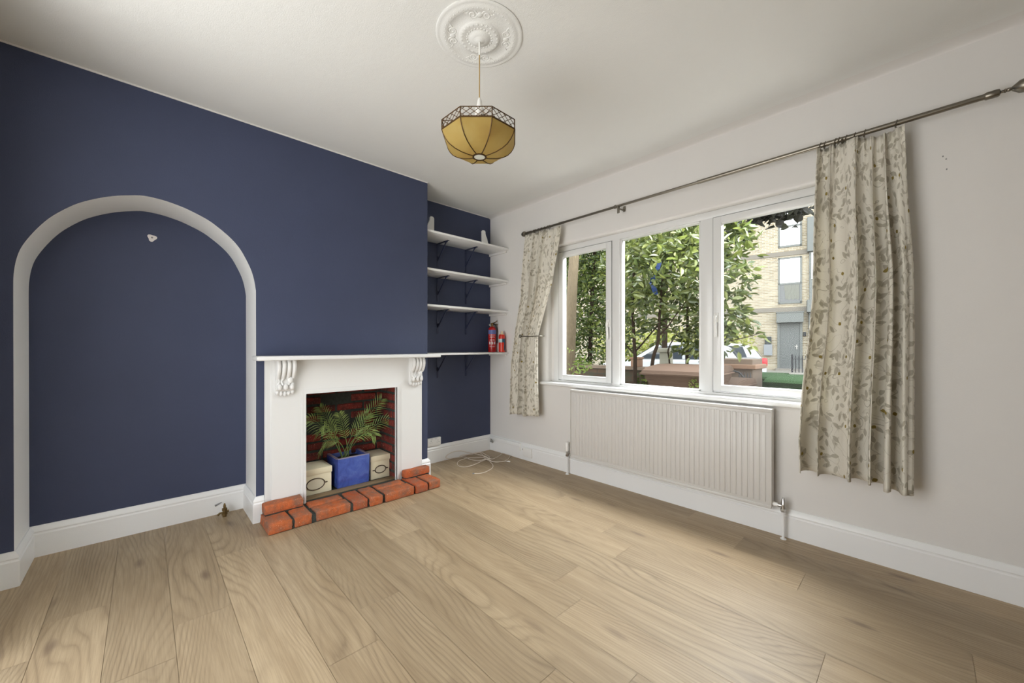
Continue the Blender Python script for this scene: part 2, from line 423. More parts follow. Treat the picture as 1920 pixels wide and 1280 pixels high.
# glazing beads of the fixed middle light
for (x0, x1, z0, z1) in ((1.606, 1.622, .834, 2.062), (2.246, 2.262, .834, 2.062), (1.606, 2.262, .834, .845), (1.606, 2.262, 2.052, 2.062)): box(b, x0, x1, YF+.012, YB, z0, z1, .003)
wobj('window_frame', b, M_UPVC)
b = B()
box(b, WX0, .886, YF+.005, YB, .8, 2.112); box(b, 3.124, WX1, YF+.005, YB, .8, 2.112); wobj('frame_packer', b, M_WALL)
b = B(); box(b, .5*(1.6+2.26)-.33, 2.25, .085, .091, .835, 2.062); wobj('pane', b, M_GLASS)
def casement(x0, x1, z0, z1, hx):
    b = B(); w = .054; yf = YF-.006
    prs = [(x0, x0+w, z0, z1), (x1-w, x1, z0, z1)]
    for q in prs: box(b, q[0], q[1], yf, YB-.01, q[2], q[3], .005)
    for q in ((x0+w-.004, x1-w+.004, z0, z0+w-.008), (x0+w-.004, x1-w+.004, z1-w+.008, z1)): box(b, q[0], q[1], yf, YB-.01, q[2], q[3], .005)
    s = wobj('casement', b, M_UPVC)
    b = B(); t = .0022
    for q in ((x0-t, x0, z0, z1), (x1, x1+t, z0, z1), (x0, x1, z0-t, z0), (x0, x1, z1, z1+t)): box(b, q[0]-.0005, q[1]+.0005, YF-.0015, YF+.01, q[2], q[3])
    wobj('gasket', b, M_SEAL, s)
    b = B(); box(b, x0+w-.006, x1-w+.006, .086, .092, z0+w-.01, z1-w+.01); wobj('pane', b, M_GLASS, s)
    b = B(); zc = 1.335; yh = yf
    box(b, hx-.013, hx+.013, yh-.012, yh, zc-.01, zc+.055, .004)
    tube(b, [(hx, yh-.012, zc+.03), (hx, yh-.032, zc+.028), (hx, yh-.036, zc+.005), (hx+.002, yh-.034, zc-.05), (hx+.003, yh-.03, zc-.115)], [.008, .009, .009, .0085, .007], 10)
    wobj('handle', b, M_PLAST, s)
casement(.947, 1.530, .842, 2.058, 1.508)
casement(2.348, 3.033, .842, 2.058, 2.372)
b = B(); box(b, .79, 3.21, -.046, YF+.002, .788, .817, .011, 4); s = obj('trim_3', b, M_GLOSSW, kind='structure', angle=50)

# ================================================================ FIREPLACE
sur = empty('fireplace_surround', (XB, -1.68, 0), 0, 'white painted wooden fireplace surround with mantel shelf on scrolled corbels', 'fireplace')
P = lambda n, bm, m, par=sur, **k: obj(n, bm, m, par, local=False, **k)
OY0, OY1, OZ = -2.018, -1.330, .822
def upoly(y0, y1, z1, iy0, iy1, iz): return [(y0, 0), (y0, z1), (y1, z1), (y1, 0), (iy1, 0), (iy1, iz), (iy0, iz), (iy0, 0)]
b = B(); prism(b, upoly(-2.262, -1.090, 1.064, OY0, OY1, OZ), 0, XB, .361); P('back_panel', b, M_SURR, smooth=False)
b = B(); prism(b, upoly(-2.228, -1.094, 1.064, OY0-.002, OY1+.002, OZ+.002), 0, .361, .378)
bmesh.ops.bevel(b, geom=[e for e in b.edges if all(v.co.x > .37 for v in e.verts)], offset=.004, segments=2, affect='EDGES'); P('front_panel', b, M_SURR, angle=20)
b = B()
for o, x in ((.030, .3835), (.012, .388)):
    prism(b, upoly(OY0-o, OY1+o, OZ+o, OY0, OY1, OZ), 0, .37, x)
P('opening_bead', b, M_SURR, smooth=False)
b = B(); box(b, XB, .512, -2.332, -.986, 1.064, 1.093, .008, 3); P('mantel_shelf', b, M_SURR, angle=50)
PK = [(.006, 1.063), (.07, 1.063), (.082, 1.045), (.086, 1.02), (.080, .992), (.064, .965), (.046, .948), (.040, .93), (.044, .905), (.050, .885), (.046, .865), (.030, .852), (.006, .845)]
def corbel(yc):
    w = .056; x = .377
    b = B(); prism(b, [(x+p[0]*.86, p[1]) for p in PK]+[(x-.001, .845), (x-.001, 1.063)], 1, yc-w, yc+w)
    bmesh.ops.bevel(b, geom=[e for e in b.edges if abs(e.verts[0].co.y-e.verts[1].co.y) < 1e-5 and max(v.co.x for v in e.verts) > x+.01], offset=.005, segments=2, affect='EDGES')
    root = P('corbel', b, M_SURR, angle=35)
    b = B(); k = 4
    for i in range(k):
        y = yc+(i-(k-1)/2)*w*.54; up = [q for q in PK if q[1] > .935]
        tube(b, [Vector((x+q[0]*.93, y, q[1])) for q in up], .0125, 8)
        tube(b, [Vector((x+.040, y+.004*math.sin(i*2), .945)), Vector((x+.040, y+(-.010 if i % 2 else .010), .92)), Vector((x+.043, y, .896))], [.009, .006, .009], 8)
    for i in range(3):
        y = yc+(i-1)*w*.66; ball(b, (x+.050, y, .884), .017, (.7, .8, 1.25))
    ball(b, (x+.045, yc+w*.5, .93), .017, (.8, 1, 1.4))
    for i in range(5):
        y = yc+(i-2)*w*.40; z = .848-.012*math.cos((i-2)*.7); ball(b, (x+.018, y, z), .016, (1.1, .8, 1.1))
    obj('carving', b, M_SURR, root, local=False)
corbel(-2.153); corbel(-1.166)

def rough_brick(x0, x1, y0, y1, z0, z1, amp=.0025, bev=.008, seed=0):
    b = B(); box(b, x0, x1, y0, y1, z0, z1, bev, 2)
    bmesh.ops.subdivide_edges(b, edges=[e for e in b.edges if e.calc_length() > .03], cuts=2, use_grid_fill=True)
    rnd = random.Random(seed)
    for v in b.verts:
        if v.co.z > z0+.004: v.co += Vector([rnd.uniform(-amp, amp) for _ in range(3)])
    return b
hearth = empty('brick_hearth', (.5, -1.69, 0), 0, 'low hearth kerb of orange red bricks in dark mortar on the floor', 'hearth')
Hh = .066
def hb(x0, x1, y0, y1, z0=.002, z1=Hh, s=[0]):
    s[0] += 1; obj('brick', rough_brick(x0, x1, y0, y1, z0, z1, seed=s[0]), M_HBRICK, hearth, local=False, angle=50)
for (x0, x1, y0, y1) in ((.395, .625, -2.294, -2.163), (.395, .622, -2.148, -2.046), (.392, .492, -2.026, -1.803), (.505, .618, -2.023, -1.797), (.392, .622, -1.780, -1.676),
                         (.392, .632, -1.664, -1.566), (.392, .500, -1.548, -1.322), (.512, .634, -1.545, -1.313), (.392, .638, -1.296, -1.194), (.392, .634, -1.177, -1.074)):
    hb(x0, x1, y0, y1)
hb(.380, .468, -2.284, -2.058, .072, .132); hb(.380, .448, -1.290, -1.062, .072, .130)
b = B(); box(b, .384, .615, -2.285, -1.082, 0, .056, .004); box(b, .384, .462, -2.28, -2.06, .05, .075); box(b, .384, .442, -1.288, -1.066, .05, .075)
obj('mortar', b, M_GROUT, hearth, local=False)

# brick lining of the fire opening
fb = empty('fireback', (.02, -1.68, 0), 0, 'soot stained red brick lining inside the fireplace opening', 'brickwork')
b = B(); pitch = .0735; FBX = .03
rnd = random.Random(3)
for k in range(12):
    z0 = .055+k*pitch-.02; z1 = z0+.056
    if z0 > .86: break
    y = -2.14+(.115 if k % 2 else 0)
    while y < -1.31:
        y1 = min(y+.213, -1.302)
        if y1-y > .03 and y1 > -2.055 and not (abs(y+.1+1.72) < .15 and k in (6, 7, 9)): box(b, FBX-.02, FBX+rnd.uniform(.004, .012), max(y, -2.055)+.001, y1, z0+rnd.uniform(-.003, .003), z1, .006, 1)
        y += .227
    x = FBX+.01-(.11 if k % 2 else 0)
    for yy in (-1.303, -2.06):
        x = FBX+.012-(.0 if k % 2 else .11)
        while x < .36:
            a, c = max(x, FBX+.012), min(x+.213, .37)
            if c-a > .02: box(b, a, c, yy-(.012 if yy > -1.5 else 0)-rnd.uniform(0, .004), yy+(.01 if yy > -1.5 else .014), z0, z1, .006, 1)
            x += .227
P('bricks', b, M_FBRICK, fb, angle=40)
b = B(); box(b, .001, FBX, -2.06, -1.285, .0, .85); box(b, .001, .343, -1.31, -1.286, 0, .85); box(b, .001, .343, -2.059, -2.052, 0, .85); P('mortar', b, M_GROUT, fb)
b = B(); box(b, .001, .388, -2.052, -1.31, .0, .052); P('hearth_slab', b, M_GROUT, fb)
M_STRIP = NM('worn_threshold', (.22, .15, .08), .6)
b = B(); box(b, .262, .335, -2.05, -1.312, .052, .061, .002); box(b, .335, .386, -2.05, -1.312, .0, .048, .002, mi=1); tag(obj('threshold_strip', b, [M_STRIP.m, M_DARKGAP]), 'worn brown wooden strip across the fireplace opening in front of the pot', 'strip')

# storage boxes and the palm
M_CREAM = paint('cream_card', (.86, .78, .56), .6, .02, .05, 8)
M_EYE = NM('bronze_label_frame', (.10, .07, .045), .4, .8).m
M_EYEIN = NM('blank_label', (.72, .66, .50), .7).m
def storage_box(y0, y1, x1, label, h=.19, z0=.053, dx=.0):
    t = empty('storage_box', (x1-.14, (y0+y1)/2, z0), 0, label, 'box', 'lidded storage boxes beside the pot')
    b = B(); box(b, x1-.27+.004, x1-.005, y0+.004, y1-.004, z0, z0+h-.01, .002); P('body', b, M_CREAM, t)
    b = B(); box(b, x1-.272, x1, y0, y1, z0+h-.045, z0+h, .003); P('lid', b, M_CREAM, t)
    yc = (y0+y1)/2; zc = z0+.075; a = (y1-y0)*.27; hh = a*.66
    pts = [(x1-.0035, yc+a*math.cos(q), zc+hh*math.sin(q)) for q in [k/28*2*PI for k in range(29)]]
    b = B(); tube(b, pts, .0040, 6)
    for s in (-1, 1): ball(b, (x1-.0035, yc+s*(a+.012), zc), .007, (.5, 1.6, .7), 8)
    e = P('label_holder', b, M_EYE, t)
    b = B(); prism(b, [(yc+a*.95*math.cos(k/24*2*PI), zc+hh*.95*math.sin(k/24*2*PI)) for k in range(24)], 0, x1-.005, x1-.004); P('label_card', b, M_EYEIN, e)
storage_box(-2.03, -1.795, .245, 'cream lidded storage box with oval label frame, left of the blue pot')
storage_box(-1.489, -1.318, .235, 'cream lidded storage box with oval label frame, right of the blue pot', .192)
palm = empty('potted_palm', (.13, -1.63, .053), 0, 'small green palm in a square glossy blue pot in the fireplace', 'plant')
mp_ = NM('blue_glazed_ceramic', (.05, .09, .33), .16, spec=.7); c = mp_.coord()
n_ = mp_.noise(c, 14, 4, .6, .5); mp_.base(mp_.ramp(n_, [(.2, (.030, .05, .20)), (.5, (.055, .095, .36)), (.8, (.10, .16, .44))])); mp_.bump(n_, .35, .006)
M_RIM = NM('worn_rim_glaze', (.22, .19, .25), .4).m
PX1, PY0, PY1, PZ = .262, -1.765, -1.505, .287
def pot():
    b = B(); PX0 = PX1-.25; o = .0
    def rg(ix, z, ins): return [b.verts.new(p) for p in ((PX0+ins, PY0+ins, z), (PX1-ins, PY0+ins, z), (PX1-ins, PY1-ins, z), (PX0+ins, PY1-ins, z))]
    rs = [rg(0, .053, .012), rg(0, .06, .004), rg(0, PZ-.006, 0), rg(0, PZ, .004), rg(0, PZ, .019), rg(0, PZ-.005, .023), rg(0, .09, .028)]
    for A, C in zip(rs, rs[1:]):
        for k in range(4):
            f = b.faces.new((A[k], A[(k+1) % 4], C[(k+1) % 4], C[k])); f.material_index = 1 if A in (rs[2], rs[3], rs[4]) else 0
    b.faces.new(rs[0]); b.faces.new(rs[-1])
    vert = [e for e in b.edges if abs(e.verts[0].co.z-e.verts[1].co.z) > .05]
    bmesh.ops.bevel(b, geom=vert, offset=.007, segments=2, affect='EDGES'); bmesh.ops.recalc_face_normals(b, faces=b.faces)
    return b
P('pot', pot(), [mp_.m, M_RIM], palm, angle=40)
b = B(); box(b, PX1-.228, PX1-.022, PY0+.022, PY1-.022, .1, .245); P('soil', b, NM('soil', (.03, .022, .015), .95).m, palm)
M_PALM = leafmat('palm_leaf', (.17, .26, .06), (.26, .36, .10), (.36, .44, .14), .22, .45)
M_PSTEM = NM('palm_stem', (.16, .22, .06), .5).m
def frond(base, tip, droop, sag, nl=16, ll=.1, side=None, seed=0):
    """stem rises from base and arches to tip; leaflets in a flat V along the outer part"""
    r = random.Random(seed); base = Vector(base); tip = Vector(tip)
    mid = base.lerp(tip, .5)+Vector((0, 0, droop)); pts = spline([base, base.lerp(mid, .5)+Vector((0, 0, droop*.35)), mid, mid.lerp(tip, .55)+Vector((0, 0, droop*.35)), tip], 7)
    s = B(); tube(s, pts, [lerp(.0036, .001, i/(len(pts)-1)) for i in range(len(pts))], 6)
    root = P('frond', s, M_PSTEM, palm)
    b = B(); n = len(pts)
    for i in range(nl):
        t = .34+.66*i/(nl-1); f = t*(n-1); k = min(int(f), n-2); p = pts[k].lerp(pts[k+1], f-k); T = (pts[k+1]-pts[k]).normalized()
        sd = side if side else T.cross(Vector((0, 0, 1))).normalized()
        sd = Vector(sd); sd = (sd-T*sd.dot(T)).normalized(); nn = sd.cross(T).normalized()
        for sg in (-1, 1):
            L = ll*(math.sin(PI*min(1, .25+.62*(t-.34)/.66))**.7)*r.uniform(.85, 1.1); w = .0034*r.uniform(.8, 1.15)
            d = (T*.78+sd*sg*.68+nn*r.uniform(-.1, .1)).normalized(); wd = nn.cross(d).normalized()*w
            q = [p, p+d*L*.35, p+d*L*.7-Vector((0, 0, sag*L*.4)), p+d*L-Vector((0, 0, sag*L))]
            a0 = b.verts.new(q[0]); l1 = b.verts.new(q[1]+wd); r1 = b.verts.new(q[1]-wd); m1 = b.verts.new(q[1]+nn*-.0015); l2 = b.verts.new(q[2]+wd*.75); r2 = b.verts.new(q[2]-wd*.75); m2 = b.verts.new(q[2]+nn*-.001); e = b.verts.new(q[3])
            for f4 in ((a0, l1, m1), (a0, m1, r1), (l1, l2, m2, m1), (m1, m2, r2, r1), (l2, e, m2), (m2, e, r2)): b.faces.new(f4)
    obj('leaflets', b, M_PALM, root, local=False)
C0 = Vector((.13, -1.655, .25))
def pf(u, w, x): return on(0, x, u, w)
for i, (u, w, x, dr, sg, ll, sd) in enumerate([
    (574, 786, .22, .075, .35, .12, (0, .25, 1)), (600, 764, .10, .05, .25, .10, (.2, .5, 1)),
    (715, 749, .20, .03, .10, .12, (.1, .8, -.9)), (740, 786, .22, .075, .2, .10, (.1, .1, 1)),
    (703, 816, .28, .095, .35, .10, (.2, .5, 1)), (602, 806, .30, .12, .4, .13, (.1, .7, .8)), (600, 846, .27, .11, .3, .09, (.1, .4, 1)), (690, 775, .15, .05, .2, .10, (.3, 1, .2)),
    (636, 775, .25, .04, .2, .09, (.3, 1, .1))]):
    tip = pf(u, w, x); base = C0+Vector((random.uniform(-.03, .03), random.uniform(-.025, .03), 0))
    frond(base, tip, dr, sg, 15, ll, sd, i)

# ================================================================ ALCOVE SHELVES
SD = .308
SHN = ['topmost white shelf in the blue alcove, carrying two white end brackets', 'second white alcove shelf from the top, empty, on navy brackets',
       'third white alcove shelf from the top, above the fire extinguishers', 'lowest white alcove shelf at mantel height holding two red canisters']
for i, (z, th) in enumerate(((2.192, .02), (1.848, .02), (1.520, .02), (1.078, .018))):
    t = empty('wall_shelf', (0, -.5, z), 0, SHN[i], 'shelf', 'alcove shelves')
    b = B(); box(b, .001, SD, -1.019, -.001, z, z+th, .003); P('shelf_board', b, M_GLOSSW, t)
    b = B(); box(b, .001, SD-.03, -.022, -.001, z-.022, z, .002); P('batten', b, M_WALL, t)
    for y in (-.695, -.342):
        b = B(); box(b, .001, .005, y-.011, y+.011, z-.235, z-.002, .0015); box(b, .001, .195, y-.011, y+.011, z-.006, z-.0005, .0015)
        tube(b, [(.006, y, z-.165), (.03, y, z-.14), (.15, y, z-.012), (.17, y, z-.008)], .0065, 8)
        tube(b, [(.003, y, z-.17), (.02, y, z-.152), (.005, y, z-.13)], .005, 6)
        P('bracket', b, M_BRACKET, t)
def bookend(y, s, label):
    z = 2.2125
    pr = [(0, 0), (0, .178), (.010, .190), (.034, .192), (.046, .182), (.048, .158), (.056, .135), (.070, .112), (.078, .085), (.088, .055), (.104, .035), (.108, 0)]
    b = B(); prism(b, [(y+s*p[0], z+p[1]) for p in pr], 0, .11, .128)
    bmesh.ops.bevel(b, geom=[e for e in b.edges if abs(e.verts[0].co.x-e.verts[1].co.x) < 1e-5], offset=.002, segments=1, affect='EDGES')
    tag(obj('bookend', b, M_GLOSSW, angle=30), label, 'bookend', 'bookends on the top shelf')
bookend(-.815, -1, 'white scroll edged bookend on the top shelf beside the chimney breast'); bookend(-.222, 1, 'white scroll edged bookend on the top shelf near the window wall')

# fire extinguishers
M_RED = NM('red_enamel', (.46, .012, .012), .22, spec=.6).m; M_RED2 = NM('orange_red_enamel', (.62, .03, .012), .28, spec=.6).m
M_BLBAND = NM('blue_label', (.12, .16, .40), .5).m; M_WHT = NM('label_print', (.72, .66, .64), .6).m; M_BLK = NM('black_rubber', (.015, .015, .015), .5).m; M_PALE = NM('pale_teal_label', (.45, .60, .60), .5).m
M_DKBL = NM('dark_blue_label', (.02, .07, .12), .5).m
def arc_strip(b, c, r, a0, a1, z0, z1, n=10):
    A = [[b.verts.new((c[0]+r*math.cos(lerp(a0, a1, k/n)), c[1]+r*math.sin(lerp(a0, a1, k/n)), z)) for k in range(n+1)] for z in (z0, z1)]
    C = [[b.verts.new((c[0]+(r-.001)*math.cos(lerp(a0, a1, k/n)), c[1]+(r-.001)*math.sin(lerp(a0, a1, k/n)), z)) for k in range(n+1)] for z in (z0, z1)]
    for k in range(n):
        b.faces.new((A[0][k], A[0][k+1], A[1][k+1], A[1][k])); b.faces.new((C[0][k], C[0][k+1], C[1][k+1], C[1][k]))
    bmesh.ops.recalc_face_normals(b, faces=b.faces); return b
ec = (.105, -.062); zb = 1.0965; fa = math.atan2(CAM.y-ec[1], CAM.x-ec[0])
t = empty('fire_extinguisher', (*ec, zb), 0, 'taller red fire extinguisher with hose and blue label band on the lowest shelf', 'fire extinguisher')
b = B(); lathe(b, [(.036, 0), (.043, .002), (.044, .01), (.044, .235), (.042, .252), (.034, .268), (.02, .278), (.014, .282)], (*ec, zb), 28); P('cylinder', b, M_RED, t)
b = B(); arc_strip(b, ec, .0452, fa-1.2, fa+1.2, zb+.215, zb+.242); arc_strip(b, ec, .0452, fa-1.2, fa+1.2, zb+.198, zb+.214); P('blue_band', b, M_BLBAND, t)
b = B()
for z0, z1, w in ((.185, .189, .8), (.172, .175, .6), (.160, .163, .7), (.135, .138, .6), (.125, .128, .7), (.066, .069, .8), (.057, .060, .6)): arc_strip(b, ec, .0452, fa-w, fa+w, zb+z0, zb+z1)
for k in (-1, 0, 1): arc_strip(b, ec, .0452, fa+k*.62-.2, fa+k*.62+.2, zb+.085, zb+.115, 4)
P('label_print', b, M_WHT, t)
b = B(); lathe(b, [(.012, .278), (.012, .30), (.016, .302), (.016, .315), (.010, .32)], (*ec, zb), 14)
rx = Vector((RT.x, RT.y, 0)); e0 = Vector((*ec, zb))
tube(b, [e0+rx*-.012+Vector((0, 0, .315)), e0+rx*.03+Vector((0, 0, .325)), e0+rx*.055+Vector((0, 0, .345))], .005, 8); tube(b, [e0+rx*.0+Vector((0, 0, .31)), e0+rx*.06+Vector((0, 0, .30))], .005, 8)
P('valve', b, M_BRASS, t)
b = B(); ball(b, e0-rx*.024+Vector((.01, -.01, .297)), .014); P('gauge', b, M_CHROME, t)
b = B(); tube(b, spline([e0+rx*.01+Vector((0, 0, .31)), e0+rx*.035+Vector((0, 0, .30)), e0+rx*.052+Vector((0, 0, .25)), e0+rx*.052+Vector((0, 0, .19)), e0+rx*.05+Vector((0, 0, .10))], 5), .0075, 8); P('hose', b, M_BLK, t)
ec = (.262, -.060)
t = empty('fire_extinguisher', (*ec, zb), 0, 'short orange red aerosol fire extinguisher at the right end of the lowest shelf', 'fire extinguisher')
fa = math.atan2(CAM.y-ec[1], CAM.x-ec[0])
b = B(); lathe(b, [(.030, 0), (.034, .003), (.0345, .01), (.0345, .165), (.032, .182), (.026, .192)], (*ec, zb), 26); P('can', b, M_RED2, t)
b = B(); lathe(b, [(.027, .19), (.027, .199), (.012, .203), (.010, .222), (.004, .226)], (*ec, zb), 16); P('nozzle', b, NM('cream_plastic', (.7, .55, .35), .4).m, t)
b = B(); arc_strip(b, ec, .0356, fa-1.3, fa+.1, zb+.105, zb+.142); P('pale_label', b, M_PALE, t)
b = B(); arc_strip(b, ec, .0358, fa+.05, fa+1.3, zb+.105, zb+.145); arc_strip(b, ec, .0357, fa+.75, fa+1.3, zb+.02, zb+.105); P('dark_label', b, M_DKBL, t)

# ================================================================ LOW THINGS ON WALLS
t = empty('power_socket', (.022, -.747, .17), 0, 'white double power socket on top of the alcove skirting', 'socket')
b = B(); box(b, .001, .030, -.826, -.674, .170, .250, .004); P('face_plate', b, M_PLAST, t)
for y in (-.79, -.71):
    b = B()
    for dy, dz, w, h in ((0, .012, .004, .008), (-.011, -.006, .006, .004), (.011, -.006, .006, .004)): box(b, .0295, .0312, y+dy-w/2, y+dy+w/2, .212+dz-h/2, .212+dz+h/2)
    P('pin_holes', b, M_SEAL, t)
for y in (-.775, -.727):
    b = B(); box(b, .029, .034, y-.007, y+.007, .232, .25, .002); P('switch', b, M_PLAST, t)
# coiled white aerial cable on the floor in the corner
def FX(a, c, z=.004): p = on(2, 0, 840+a*170/1920, 820+c*80/904); return Vector((p.x, p.y, z))
pts = [FX(560, 772), FX(680, 768), FX(800, 735), FX(930, 660), FX(950, 590), FX(880, 510), FX(830, 485, .008), FX(740, 440, .008), FX(600, 432), FX(400, 445), FX(240, 500), FX(196, 570), FX(250, 620), FX(380, 630), FX(560, 580), FX(700, 515),
       FX(830, 480, .014), FX(880, 440, .012), FX(800, 372), FX(690, 322, .006)]
pts += [Vector((.06, -.30, .010)), Vector((.045, -.40, .02)), Vector((.06, -.46, .015)), FX(640, 345, .014), FX(760, 430, .016), FX(870, 480, .018), FX(960, 470, .010), FX(1080, 400), FX(1165, 335), Vector((.29, -.035, .006)), Vector((.36, -.032, .006)), FX(1320, 395, .006), FX(1280, 455), FX(1190, 510), FX(1080, 522),
        FX(940, 515), FX(820, 500, .022), FX(640, 500), FX(460, 465), FX(330, 418), Vector((.05, -.60, .02)), Vector((.04, -.62, .045)), Vector((.035, -.55, .07)), Vector((.03, -.44, .065)), Vector((.04, -.34, .03)), FX(800, 440, .02), FX(900, 510, .008), FX(1030, 528), FX(1150, 515), FX(1240, 510)]
t = empty('aerial_cable', pts[0], 0, 'loose coil of white aerial cable lying on the floor in the alcove corner', 'cable')
M_CABLE = NM('cream_cable', (.72, .64, .55), .4).m
b = B(); tube(b, spline(pts, 6), .0034, 8); P('wire', b, M_CABLE, t)
b = B(); q = FX(1280, 515); tube(b, [FX(1240, 512), q, FX(1315, 520)], [.004, .008, .007], 10); P('plug', b, M_PLAST, t)
b = B(); tube(b, [FX(560, 772), FX(540, 768), FX(520, 774)], [.005, .0055, .004], 8); P('connector', b, M_SEAL, t)
# junction boxes, trunking
t = empty('junction_box', (.6, -.02, .07), 0, 'white plastic junction box on the skirting under the left curtain', 'junction box')
b = B(); box(b, .556, .676, -.040, -.0185, .040, .128, .004); P('cover', b, M_PLAST, t)
b = B(); ball(b, (.545, -.024, .105), .009); P('screw_clamp', b, M_SEAL, t)
t = empty('cable_trunking', (.25, -.012, .1), 0, 'white cable trunking along the skirting from the corner to the junction box', 'trunking')
b = B(); box(b, .03, .51, -.034, -.0195, .118, .158, .003); P('channel', b, M_GLOSSW, t)
b = B(); box(b, .50, .515, -.032, -.0185, .08, .16, .003); P('end_piece', b, M_PLAST, t)
t = empty('pipe_stub', (.06, -.03, .11), 0, 'small grey metal pipe stub in the corner above the skirting', 'pipe fitting')
b = B(); tube(b, [(.055, -.020, .125), (.065, -.045, .118)], [.008, .008], 8); tube(b, [(.065, -.045, .12), (.095, -.045, .098)], [.013, .010], 8); box(b, .06, .08, -.058, -.035, .10, .118, .002); P('fitting', b, M_CHROME, t)
b = B(); tube(b, [(.045, -.03, .13), (.055, -.04, .125)], .006, 6); P('nut', b, M_CHROME, t)
# capped gas tap in front of the arched recess
g0 = on(2, 0, 421, 968); gx, gy = g0.x, g0.y
t = empty('gas_tap', (gx, gy, 0), 0, 'tarnished brass gas tap standing on the floor in the arched recess', 'gas tap')
b = B(); lathe(b, [(.013, 0), (.013, .012), (.018, .014), (.018, .028), (.012, .03), (.012, .04), (.016, .042), (.016, .056), (.008, .06), (.009, .072), (.005, .088), (0, .092)], (gx, gy, 0), 6); P('body', b, M_BRASS, t)
b = B(); tube(b, [(gx, gy, .03), (gx-.004, gy-.025, .028), (gx+.002, gy-.038, .018)], [.007, .006, .008], 6); tube(b, [(gx, gy, .034), (gx, gy+.024, .034)], [.006, .008], 6); P('lever', b, M_BRASS, t)
q = on(0, .022, 403, 948); q2 = on(0, .024, 416, 941)
b = B(); tube(b, [q, q.lerp(q2, .4), q2], [.0065, .0055, .002], 8); tag(obj('cut_pipe', b, M_SEAL), 'short cut grey pipe end poking from the skirting beside the brass tap', 'pipe')
# bare plaster patch with screw hole high in the recess
pc = on(0, .0005, 285, 446)
b = B(); rr = random.Random(5)
prism(b, [(pc.y+.021*(1+.22*math.sin(3*a+.6))*math.cos(a), pc.z+.021*(1+.2*math.sin(3*a+.6))*math.sin(a)) for a in [k/20*2*PI for k in range(20)]], 0, .0004, .0022)
o = tag(obj('plaster_patch', b, NM('bare_plaster', (.78, .74, .72), .9).m), 'small heart shaped bare plaster patch round a screw hole in the recess', 'plaster patch')
b = B(); ball(b, (.0024, pc.y, pc.z+.002), .005, (.3, 1, 1), 8); obj('screw_hole', b, M_SEAL, o, local=False)

# ================================================================ RADIATOR
RX0, RX1, RZ0, RZ1 = 1.204, 2.728, .168, .772
rad = empty('radiator', (1.97, -.07, RZ0), 0, 'long white panel radiator with vertical flutes under the window', 'radiator')
b = B(); box(b, RX0, RX1, -.078, -.062, RZ0, RZ1, .004)
n = 45; pt = (RX1-RX0-.05)/n
for k in range(n):
    x = RX0+.025+pt*(k+.5); box(b, x-pt*.40, x+pt*.40, -.0815, -.075, RZ0+.035, RZ1-.035, .003, 2)
box(b, RX0, RX1, -.083, -.07, RZ0, RZ0+.022, .004); box(b, RX0, RX1, -.083, -.07, RZ1-.02, RZ1, .004)
P('front_panel', b, M_RAD, rad, angle=50)
b = B(); box(b, RX0-.004, RX1+.004, -.09, -.03, RZ1-.004, RZ1+.003, .002); P('top_grille', b, M_PLAST, rad)
b = B(); box(b, RX0-.003, RX0+.001, -.088, -.03, RZ0+.01, RZ1, .001); P('side_cover', b, M_RAD, rad); b = B(); box(b, RX1-.001, RX1+.003, -.088, -.03, RZ0+.01, RZ1, .001); P('side_cover', b, M_RAD, rad)
for x in (1.45, 2.48): b = B(); box(b, x-.02, x+.02, -.062, -.0015, .22, .7, .002); P('wall_bracket', b, M_RAD, rad)
def valve(x, s, head):
    z = RZ0+.03 if not head else RZ0+.03
    b = B(); tube(b, [(x, -.06, z-.03), (x, -.06, z+.012)], .011, 12); tube(b, [(x, -.06, z), (x+s*.02, -.06, z), (x+s*.055, -.06, z)], [.009, .012, .010], 12)
    lathe(b, [(.014, -.035), (.016, -.03), (.016, -.018), (.012, -.015)], (x, -.06, z), 6)
    if not head: lathe(b, [(.012, .01), (.010, .03), (.007, .045), (.004, .05)], (x, -.06, z), 10)
    v = P('valve', b, M_CHROME, rad)
    if head:
        b = B(); lathe(b, [(.015, .012), (.019, .018), (.020, .06), (.018, .088), (.012, .094)], (x, -.06, z), 18); obj('thermostat_head', b, M_PLAST, v, local=False)
    b = B(); tube(b, [(x, -.06, 0.0), (x, -.06, z-.03)], .0075, 12); lathe(b, [(.016, 0), (.016, .004), (.009, .006)], (x, -.06, 0), 12); P('pipe', b, M_GLOSSW, rad)
valve(1.148, 1, True); valve(2.785, -1, False)
b = B(); tube(b, [(RX1-.002, -.06, RZ0+.03), (RX1+.03, -.06, RZ0+.03)], .013, 12); P('tail_union', b, M_PLAST, rad)

# ================================================================ CURTAIN POLE AND CURTAINS
PY, PZc = -.09, 2.279
pole = empty('curtain_pole', (2.1, PY, PZc), 0, 'long brushed nickel curtain pole above the window with bell shaped end', 'curtain pole')
b = B(); tube(b, [(.625, PY, PZc), (2.32, PY, PZc)], .0098, 16); P('thin_tube', b, M_NICKEL, pole)
b = B(); tube(b, [(2.30, PY, PZc), (3.575, PY, PZc)], .0128, 18); P('thick_tube', b, M_NICKEL, pole)
b = B(); lathe(b, [(.0135, -.035), (.0165, -.03), (.0168, .0), (.015, .008), (.006, .012), (.006, .02), (.0085, .022), (.0085, .026), (.006, .028), (.0085, .032), (.0085, .036), (.007, .04), (.010, .043), (.026, .062), (.031, .085), (.028, .115), (.018, .132), (0, .138)], (3.585, PY, PZc), 24, 'X'); P('finial', b, M_NICKEL, pole)
b = B(); lathe(b, [(0, -.034), (.016, -.03), (.025, -.015), (.027, 0), (.022, .012), (.012, .018), (.012, .03), (.0135, .032), (.0135, .05)], (.632, PY, PZc), 20, 'X'); P('finial', b, M_NICKEL, pole)
